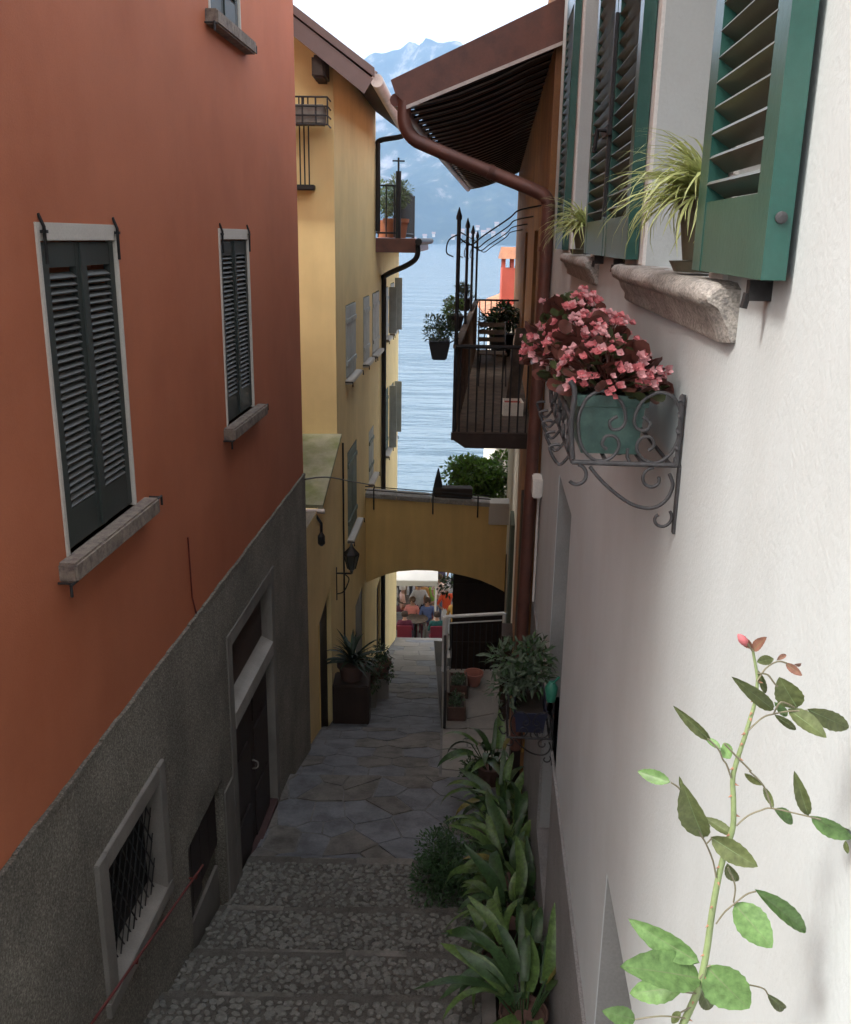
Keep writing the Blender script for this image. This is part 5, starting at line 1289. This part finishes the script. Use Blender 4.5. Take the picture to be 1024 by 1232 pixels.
mb = MB(); b0_ = Vector((at(608, 480, 11.4).x, 11.4, bz + .042)); mb.hexa([b0_, b0_ + Vector((.16, 0, 0)), b0_ + Vector((.16, .03, 0)), b0_ + Vector((0, .03, 0)), b0_ + Vector((.10, .0, .95)), b0_ + Vector((.26, 0, .95)), b0_ + Vector((.26, .03, .95)), b0_ + Vector((.10, .03, .95))])
mb.build('leaning_board', M_DECK, pivot=b0_, label='weathered board leaning against the balcony wall', cat='board')
# ------------------------------------------------------------------ people on the quay
def skin_body(name, V, E_, R_, bones, mats):
    """one continuous body: joints V, edges E_, radii R_; bones[i] = material slot of edge i"""
    me = bpy.data.meshes.new(name + '_rig'); me.from_pydata(V, E_, [])
    o = bpy.data.objects.new(name + '_rig', me); COL.objects.link(o)
    o.modifiers.new('skin', 'SKIN'); sv = me.skin_vertices[0].data
    for i, r_ in enumerate(R_): sv[i].radius = r_ if isinstance(r_, tuple) else (r_, r_)
    sv[0].use_root = True
    s_ = o.modifiers.new('sub', 'SUBSURF'); s_.levels = 1; s_.render_levels = 1
    dg = bpy.context.evaluated_depsgraph_get(); ev = o.evaluated_get(dg)
    out = bpy.data.meshes.new_from_object(ev); out.name = name
    bpy.data.objects.remove(o); bpy.data.meshes.remove(me)
    out.materials.clear()
    for m in mats: out.materials.append(m)
    VV = [Vector(v) for v in V]
    for p in out.polygons:
        c = p.center; best = 1e9; bi = 0
        for (a, b), sl in zip(E_, bones):
            ab = VV[b] - VV[a]; t = max(0, min(1, (c - VV[a]).dot(ab) / max(ab.length_squared, 1e-9)))
            d = (c - VV[a] - ab * t).length
            if d < best: best, bi = d, sl
        p.material_index = bi
    out.shade_smooth(); return out
CL = {}
def cloth(c):
    if c not in CL: CL[c] = mat('cloth_%d' % len(CL), c, .9, .12, 8, .2, 40)
    return CL[c]
M_SKIN = mat('skin', (.42, .24, .17), .6, .08, 10, .0, 40)
def person(loc, face, pose, shirt, pants, hair, label, arms='down', hat=None, bare_legs=False):
    """face: heading angle (0 looks along +Y); pose stand or sit"""
    loc = Vector(loc); t = thing('person', loc, label, 'person', 'people on the quay')
    dz = 0 if pose == 'stand' else -.47
    V = [(0, 0, .95 + dz), (0, .0, 1.15 + dz), (0, .01, 1.36 + dz), (0, .0, 1.47 + dz), (0, .02, 1.54 + dz), (0, .025, 1.64 + dz), (0, .02, 1.72 + dz)]
    R_ = [(.15, .11), (.14, .10), (.16, .11), .06, .055, (.080, .095), (.055, .07)]
    E_ = [(0, 1), (1, 2), (2, 3), (3, 4), (4, 5), (5, 6)]; B = [0, 0, 0, 2, 2, 2]
    V.append((0, .115, 1.615 + dz)); R_.append(.018); E_.append((5, 7)); B.append(2)      # nose
    for s_ in (-1, 1):
        k = len(V)
        if arms == 'down': el, wr, hd = (s_ * .25, -.03, 1.12), (s_ * .24, .08, .90), (s_ * .23, .12, .80)
        elif arms == 'front': el, wr, hd = (s_ * .25, .05, 1.12), (s_ * .16, .27, 1.10), (s_ * .12, .35, 1.11)
        else: el, wr, hd = (s_ * .30, .02, 1.14), (s_ * .18, .10, .98), (s_ * .13, .06, .97)
        V += [(s_ * .17, 0, 1.41 + dz), (el[0], el[1], el[2] + dz), (wr[0], wr[1], wr[2] + dz), (hd[0], hd[1], hd[2] + dz), (hd[0] * .9, hd[1] + .05, hd[2] - .05 + dz), (hd[0] - s_ * .035, hd[1] + .035, hd[2] - .01 + dz)]
        R_ += [.07, .045, .032, (.036, .02), .014, .013]; E_ += [(2, k), (k, k + 1), (k + 1, k + 2), (k + 2, k + 3), (k + 3, k + 4), (k + 3, k + 5)]; B += [0, 0, 2, 2, 2, 2]
        k = len(V)
        if pose == 'stand': kn, an = (s_ * .10, .03, .50), (s_ * .11, -.02, .09)
        else: kn, an = (s_ * .13, .44, .50), (s_ * .12, .42, .09)
        V += [(s_ * .09, 0, .90 + dz), kn, an, (an[0], an[1] + .17, .04)]
        R_ += [.095, .062, .045, (.045, .03)]; E_ += [(0, k), (k, k + 1), (k + 1, k + 2), (k + 2, k + 3)]; B += [1, 1, 2 if bare_legs else 1, 3]
    me = skin_body('person_body', V, E_, R_, B, [cloth(shirt), cloth(pants), M_SKIN, cloth((.03, .028, .026))])
    RM = Matrix.Translation(loc) @ Matrix.Rotation(face, 4, 'Z')
    inst('body', me, RM, t)
    mb = MB(); hz_ = 1.655 + dz
    mb.lathe([(.102, -.05), (.108, .0), (.102, .05), (.075, .09), (.03, .112), (.005, .115)], (0, .0, hz_), 14)
    o = MB(); o.add([RM @ Vector(v) for v in mb.v], mb.f); o.build('hair', cloth(hair), t, smooth=60)
    for s_ in (-1, 1):
        o = MB(); q = MB(); q.lathe([(.001, -.012), (.012, 0), (.001, .012)], (s_ * .033, .112, 1.645 + dz), 8); o.add([RM @ Vector(v) for v in q.v], q.f); o.build('eye', M_DARK, t)
    if hat:
        q = MB(); q.lathe([(.19, .03), (.19, .045), (.11, .05), (.105, .13), (.05, .15), (.005, .15)], (0, .02, hz_), 16); o = MB(); o.add([RM @ Vector(v) for v in q.v], q.f); o.build('hat', cloth(hat), t, smooth=50)
QZ = -12.295
def chair(loc, face, m, label):
    loc = Vector(loc); RM = Matrix.Translation(loc) @ Matrix.Rotation(face, 4, 'Z')
    t = thing('cafe_chair', loc, label, 'chair', 'maroon cafe chairs on the quay')
    def pb(nm, a, b): q = MB(); q.box(a, b, RM); q.build(nm, m, t)
    pb('seat', (-.22, -.2, .42), (.22, .24, .46)); pb('backrest', (-.22, -.25, .50), (.22, -.21, .90))
    for x in (-.2, .2):
        for y in (-.22, .2): pb('leg', (x - .018, y - .018, 0), (x + .018, y + .018, .42))
        pb('back_post', (x - .018, -.25, .42), (x + .018, -.215, .52))
MAROON = mat('maroon_paint', (.16, .018, .035), .5, .1, 3, .05, 40)
def cafe_table(x, y, label):
    c = Vector((x, y, QZ)); t = thing('cafe_table', c, label, 'table', 'cafe tables on the quay')
    q = MB(); q.lathe([(.40, .71), (.40, .74)], c, 24); q.build('table_top', M_DECK, t)
    q = MB(); q.lathe([(.20, 0), (.20, .02), (.03, .04), (.03, .71)], c, 12); q.build('table_leg', M_IRON, t)
def qx(px, Y): return at(px, 740, Y).x
cafe_table(qx(500, 27.3), 27.3, 'round wooden cafe table between the seated guests')
cafe_table(qx(492, 28.9), 28.9, 'round wooden cafe table beside the patterned shirt')
for px, Y, fc, lab in ((487, 26.55, 0, 'maroon cafe chair of the guest in maroon'), (526, 26.55, .1, 'maroon cafe chair of the guest in teal'), (479, 28.8, -1.4, 'maroon cafe chair by the patterned shirt'), (522, 29.3, 2.6, 'maroon cafe chair by the lime top')):
    chair((qx(px, Y), Y, QZ), fc, MAROON, lab)
person((qx(487, 26.55), 26.55, QZ), 0, 'sit', (.09, .015, .035), (.02, .02, .03), (.04, .025, .018), 'seated person in a maroon top seen from behind', 'front')
person((qx(526, 26.55), 26.55, QZ), .1, 'sit', (.012, .075, .075), (.03, .03, .05), (.03, .02, .015), 'seated person in a dark teal top seen from behind', 'front')
person((qx(504, 27.9), 27.9, QZ), .2, 'stand', (.50, .50, .52), (.02, .025, .045), (.03, .02, .015), 'standing waiter in a white shirt and dark apron', 'hips')
person((qx(484, 28.8), 28.8, QZ), -1.4, 'sit', (.62, .40, .35), (.5, .2, .14), (.62, .60, .58), 'white haired person in a patterned shirt', 'front')
person((qx(522, 29.3), 29.3, QZ), 2.6, 'sit', (.34, .62, .12), (.3, .2, .12), (.06, .035, .02), 'seated person in a lime green top', 'front')
person((qx(514, 30.2), 30.2, QZ), .5, 'stand', (.68, .70, .74), (.10, .12, .2), (.04, .025, .02), 'person in a pale shirt and straw hat', 'down', hat=(.5, .42, .3))
person((qx(537, 27.6), 27.6, QZ), .35, 'stand', (.58, .075, .025), (.6, .62, .66), (.35, .33, .32), 'standing person in an orange shirt and white trousers', 'hips')
person((qx(549, 25.6), 26.6, QZ), 2.8, 'stand', (.36, .20, .05), (.03, .03, .035), (.03, .02, .018), 'person in a mustard top by the gate', 'down')
person((qx(497, 31.2), 31.2, QZ), 3.0, 'stand', (.22, .03, .06), (.05, .05, .07), (.05, .03, .02), 'person in a dark red shirt near the railing', 'down', bare_legs=True)
person((qx(478, 31.0), 31.0, QZ), -.4, 'stand', (.10, .16, .24), (.2, .18, .15), (.1, .06, .04), 'person in a blue shirt near the railing', 'down')
for i, (px, Y, fc, ps, sh, pa, hr, lab) in enumerate(((491, 30.3, .3, 'stand', (.45, .05, .05), (.08, .08, .1), (.05, .03, .02), 'person in a red shirt behind the white haired guest'),
        (508, 29.4, 2.9, 'sit', (.55, .30, .10), (.1, .1, .12), (.08, .05, .03), 'seated person in an amber top facing the stairs'), (530, 30.6, 2.7, 'stand', (.12, .10, .16), (.05, .05, .06), (.03, .02, .015), 'person in a dark violet shirt near the vine'),
        (484, 30.0, 3.0, 'stand', (.60, .58, .52), (.25, .2, .15), (.25, .18, .1), 'person in a cream shirt and tan trousers'), (521, 31.4, .1, 'stand', (.30, .04, .10), (.1, .1, .15), (.1, .06, .04), 'person in a crimson shirt facing the lake'),
        (504, 31.6, 3.1, 'stand', (.16, .22, .10), (.2, .18, .16), (.05, .03, .02), 'person in an olive green shirt near the railing'),
        (496, 27.75, 2.9, 'sit', (.60, .22, .20), (.1, .1, .15), (.12, .07, .04), 'seated person in a coral top facing the stairs'), (514, 27.7, 3.3, 'sit', (.10, .14, .30), (.2, .18, .16), (.05, .03, .02), 'seated person in a navy top facing the stairs'),
        (478, 29.8, .2, 'stand', (.30, .34, .30), (.1, .1, .1), (.5, .48, .45), 'grey haired person in a sage shirt by the yellow wall'), (528, 28.6, 2.4, 'stand', (.70, .55, .50), (.12, .14, .22), (.06, .04, .02), 'person in a pale pink blouse beside the orange shirt'))):
    person((qx(px, Y), Y, QZ), fc, ps, sh, pa, hr, lab, 'front' if ps == 'sit' else 'hips' if i % 2 else 'down')
    if ps == 'sit': chair((qx(px, Y), Y, QZ), fc, MAROON, 'maroon cafe chair of the guest ' + lab.split(' top')[0].replace('seated person ', ''))
# quay railing with red flowers
QR = thing('quay_railing', (0, 32.4, QZ), 'iron quay railing with dark red flower boxes', 'railing')
for k in range(28):
    q = MB(); x = -5 + k * .4; q.tube([(x, 32.4, QZ), (x, 32.4, QZ + 1.0)], .015, 6); q.build('baluster', M_IRON, QR)
q = MB(); q.tube([(-5, 32.4, QZ + 1.0), (6, 32.4, QZ + 1.0)], .025, 6); q.build('rail', M_IRON, QR)
L_RED = leafm('red_petal', (.34, .02, .06), .3)
clump('', (-.3, 32.3, QZ + 1.05), (1.7, .25, .28), 900, .09, .07, [L_RED, L_RED, L_BUSH], '', '', 90, parent=QR, part='flowers', trunk=False)
# awning over the tables
AW = thing('awning', (-.3, 27.6, -10.2), 'white canvas awning over the cafe tables', 'awning')
z1, z0 = at(500, 687, 28.6).z, at(500, 699, 26.9).z
q = MB(); q.prism([(-4.6, 26.9, z0), (.42, 26.9, z0), (.42, 31.6, z0 + 1.3), (-4.6, 31.6, z0 + 1.3)], (0, 0, .02)); q.build('canopy', M_CLOTH, AW)
q = MB(); q.box((-4.6, 26.87, z0 - .16), (.42, 26.89, z0 + .01)); q.build('valance', M_CLOTH, AW)
for x in (-4.5, .36):
    q = MB(); q.tube([(x, 27.0, QZ), (x, 27.0, z0)], .03, 8); q.build('pole', M_WHITEP, AW); q = MB(); q.tube([(x, 31.4, QZ), (x, 31.4, z0 + 1.24)], .03, 8); q.build('pole', M_WHITEP, AW)

# ------------------------------------------------------------------ rose shoot in the foreground
RY = 1.15
def rp(cx, cy, d=0.0): return at(700 + .3995 * cx, 740 + .3995 * cy, RY + d)
stem_px = [(305, 1232), (350, 1130), (375, 1020), (392, 900), (410, 800), (432, 710), (455, 640), (457, 560), (455, 490), (470, 430), (490, 370), (508, 310), (520, 270), (528, 215), (528, 180), (515, 105)]
sp_ = [rp(*p) for p in stem_px]
g0 = Vector((.36, 1.30, ground_z(1.3)))
RS = thing('rose_shoot', g0, 'tall rose shoot with fresh green leaves in front of the white wall', 'rose')
low_ = smooth_path([g0, Vector((.34, 1.27, -2.6)), Vector((.335, 1.2, -1.7)), sp_[0]], 6)
pth = low_[:-1] + smooth_path(sp_, 4)
rr = [.010 - .0068 * max(0, (i - len(low_)) / (len(pth) - len(low_))) if i > len(low_) else .010 for i in range(len(pth))]
mb = MB(); mb.tube(pth, [max(.0018, x * .58) for x in rr], 8); mb.build('stem', M_STEM, RS, smooth=60)
th = MB(); th.lathe([(.0022, 0), (.0012, .002), (.0001, .006)], (0, 0, 0), 6); thm = th.mesh('thorn', mat('thorn', (.30, .16, .10), .5, .1, 20, 0, 40))
for k in range(22):
    q = len(low_) + int((len(pth) - len(low_) - 4) * k / 22); a = RND.uniform(0, 2 * pi); d = Vector((cos(a), -.6 + .5 * sin(a), -.15)).normalized()
    inst('thorn', thm, aim(pth[q] + d * rr[q] * .5, d) @ Matrix.Rotation(-pi / 2, 4, 'X'), RS)
mb = MB()
PET = [[(405, 930), (430, 895), (460, 870), (495, 842), (525, 832)], [(405, 790), (395, 740), (375, 690), (362, 668)], [(362, 668), (330, 600), (300, 530), (270, 505)], [(375, 690), (392, 672)],
       [(465, 635), (500, 605), (540, 588), (572, 582), (655, 600), (720, 616)], [(572, 582), (548, 515), (505, 470)], [(450, 490), (436, 450), (425, 435), (412, 405), (380, 372)], [(430, 388), (470, 430), (510, 470)],
       [(500, 350), (525, 325), (550, 306), (578, 298), (620, 290), (680, 288)], [(578, 298), (600, 262), (640, 278)], [(528, 200), (555, 160), (590, 140), (618, 145)], [(530, 175), (560, 180), (580, 205), (590, 215)], [(440, 760), (462, 815), (457, 865)],
       [(515, 110), (500, 85)], [(365, 1080), (355, 1095)], [(375, 1060), (388, 1055)], [(345, 1140), (300, 1135)], [(352, 1118), (450, 1108), (540, 1122), (560, 1142)], [(330, 1180), (298, 1197)], [(312, 1214), (240, 1208), (160, 1218)]]
M_STK = mat('rose_stalk', (.16, .15, .10), .5, .15, 12, .1, 80)
for pl in PET:
    mb = MB(); mb.tube(smooth_path([rp(x, y, -.004) for x, y in pl], 4), .0013, 6); mb.build('leaf_stalk', M_STK, RS, smooth=60)
def rose_leaf_mesh(name, m):
    mb = MB(); n = 14; vs, fs = [], []
    for i in range(n + 1):
        t = i / n; wd = .5 * (sin(pi * t ** .85)) ** .75 * (1 + .07 * (i % 2)) if 0 < i < n else 0.0
        z = -.10 * t * t; c = .14
        v_ = .022 * (1.1 - t); vs += [(-wd, t, z + wd * c), (-wd * .5, t - .02, z + wd * c * .35 + .016 * sin(t * 30)), (-min(v_, wd), t, z), (min(v_, wd), t, z), (wd * .5, t - .02, z + wd * c * .35 + .016 * sin(t * 30 + 1)), (wd, t, z + wd * c)]
    for i in range(n):
        for j in range(5): fs.append((i * 6 + j, i * 6 + j + 1, i * 6 + j + 7, i * 6 + j + 6))
    mb.add(vs, fs); mb.m = [1 if k % 5 == 2 else 0 for k in range(len(fs))]; return mb.mesh(name, [m, L_VEIN], smooth=60)
RL = [rose_leaf_mesh('rose_leaf', L_ROSE), rose_leaf_mesh('rose_leaf_olive', L_ROSE2), rose_leaf_mesh('rose_leaf_young', L_ROSE3)]
LEAVES = [((358, 1095), (135, 1050), 128, 0, -.02), ((352, 1045), (143, 925), 84, 0, .01), ((376, 1058), (505, 1195), 150, 0, -.015), ((305, 1120), (138, 1140), 92, 0, .012), ((352, 1118), (398, 1200), 62, 1, .01), ((558, 1140), (625, 1205), 38, 1, .02),
          ((160, 1218), (70, 1195), 66, 0, -.01), ((298, 1195), (268, 1230), 30, 1, 0), ((523, 828), (705, 970), 62, 0, .02), ((460, 870), (578, 1002), 112, 0, -.02), ((438, 748), (468, 815), 42, 1, .01), ((366, 668), (303, 530), 84, 1, -.02), ((456, 664), (368, 606), 36, 1, .01),
          ((390, 670), (531, 762), 74, 1, -.015), ((266, 502), (166, 470), 46, 0, .01), ((302, 525), (295, 488), 14, 1, 0), ((578, 580), (545, 512), 24, 1, .02), ((546, 512), (482, 476), 22, 1, .02), ((580, 586), (648, 628), 42, 0, .01), ((682, 602), (643, 484), 44, 1, -.01),
          ((690, 606), (822, 684), 58, 0, .0), ((745, 630), (820, 668), 40, 1, .03), ((448, 432), (424, 384), 44, 0, .01), ((386, 376), (283, 284), 34, 1, -.01), ((418, 404), (372, 366), 24, 0, .01), ((576, 284), (468, 198), 46, 1, -.02), ((580, 300), (656, 352), 26, 1, .01), ((580, 262), (626, 312), 28, 0, .01),
          ((622, 284), (741, 366), 56, 1, -.015), ((680, 284), (822, 350), 62, 1, .015), ((648, 278), (596, 196), 82, 1, -.005), ((532, 168), (558, 246), 22, 1, .01), ((516, 106), (551, 68), 30, 2, -.01), ((528, 142), (582, 130), 32, 1, .005), ((588, 136), (620, 115), 16, 2, .01), ((615, 145), (664, 184), 26, 2, -.005), ((512, 100), (476, 62), 26, 2, .0), ((640, 148), (668, 150), 12, 2, .01), ((795, 680), (800, 722), 18, 1, 0)]
for i, (b_, t_, wd, ci, dd) in enumerate(LEAVES):
    b0, t0 = rp(*b_), rp(*t_, dd * 2.2)
    yv = t0 - b0; L = yv.length; yv.normalize(); cd = (-b0).normalized()
    roll = RND.uniform(-.45, .45)
    zv = (cd - yv * cd.dot(yv)).normalized(); xv = yv.cross(zv)
    zv2 = zv * cos(roll) + xv * sin(roll); xv = yv.cross(zv2); Wd = wd * .3995 / FPX * RY * 1.0 / cos(roll)
    M = Matrix(((xv.x * Wd, yv.x * L, zv2.x * L, b0.x), (xv.y * Wd, yv.y * L, zv2.y * L, b0.y), (xv.z * Wd, yv.z * L, zv2.z * L, b0.z), (0, 0, 0, 1)))
    inst('leaf', RL[ci], M, RS)
c = rp(486, 76); mb = MB(); mb.lathe([(.002, -.009), (.0055, -.004), (.006, .002), (.003, .009), (.0005, .012)], n=10, M=aim(c, rp(470, 58) - rp(505, 100)) @ Matrix.Rotation(-pi / 2, 4, 'X'))
mb.build('bud', L_PINK, RS, smooth=60)
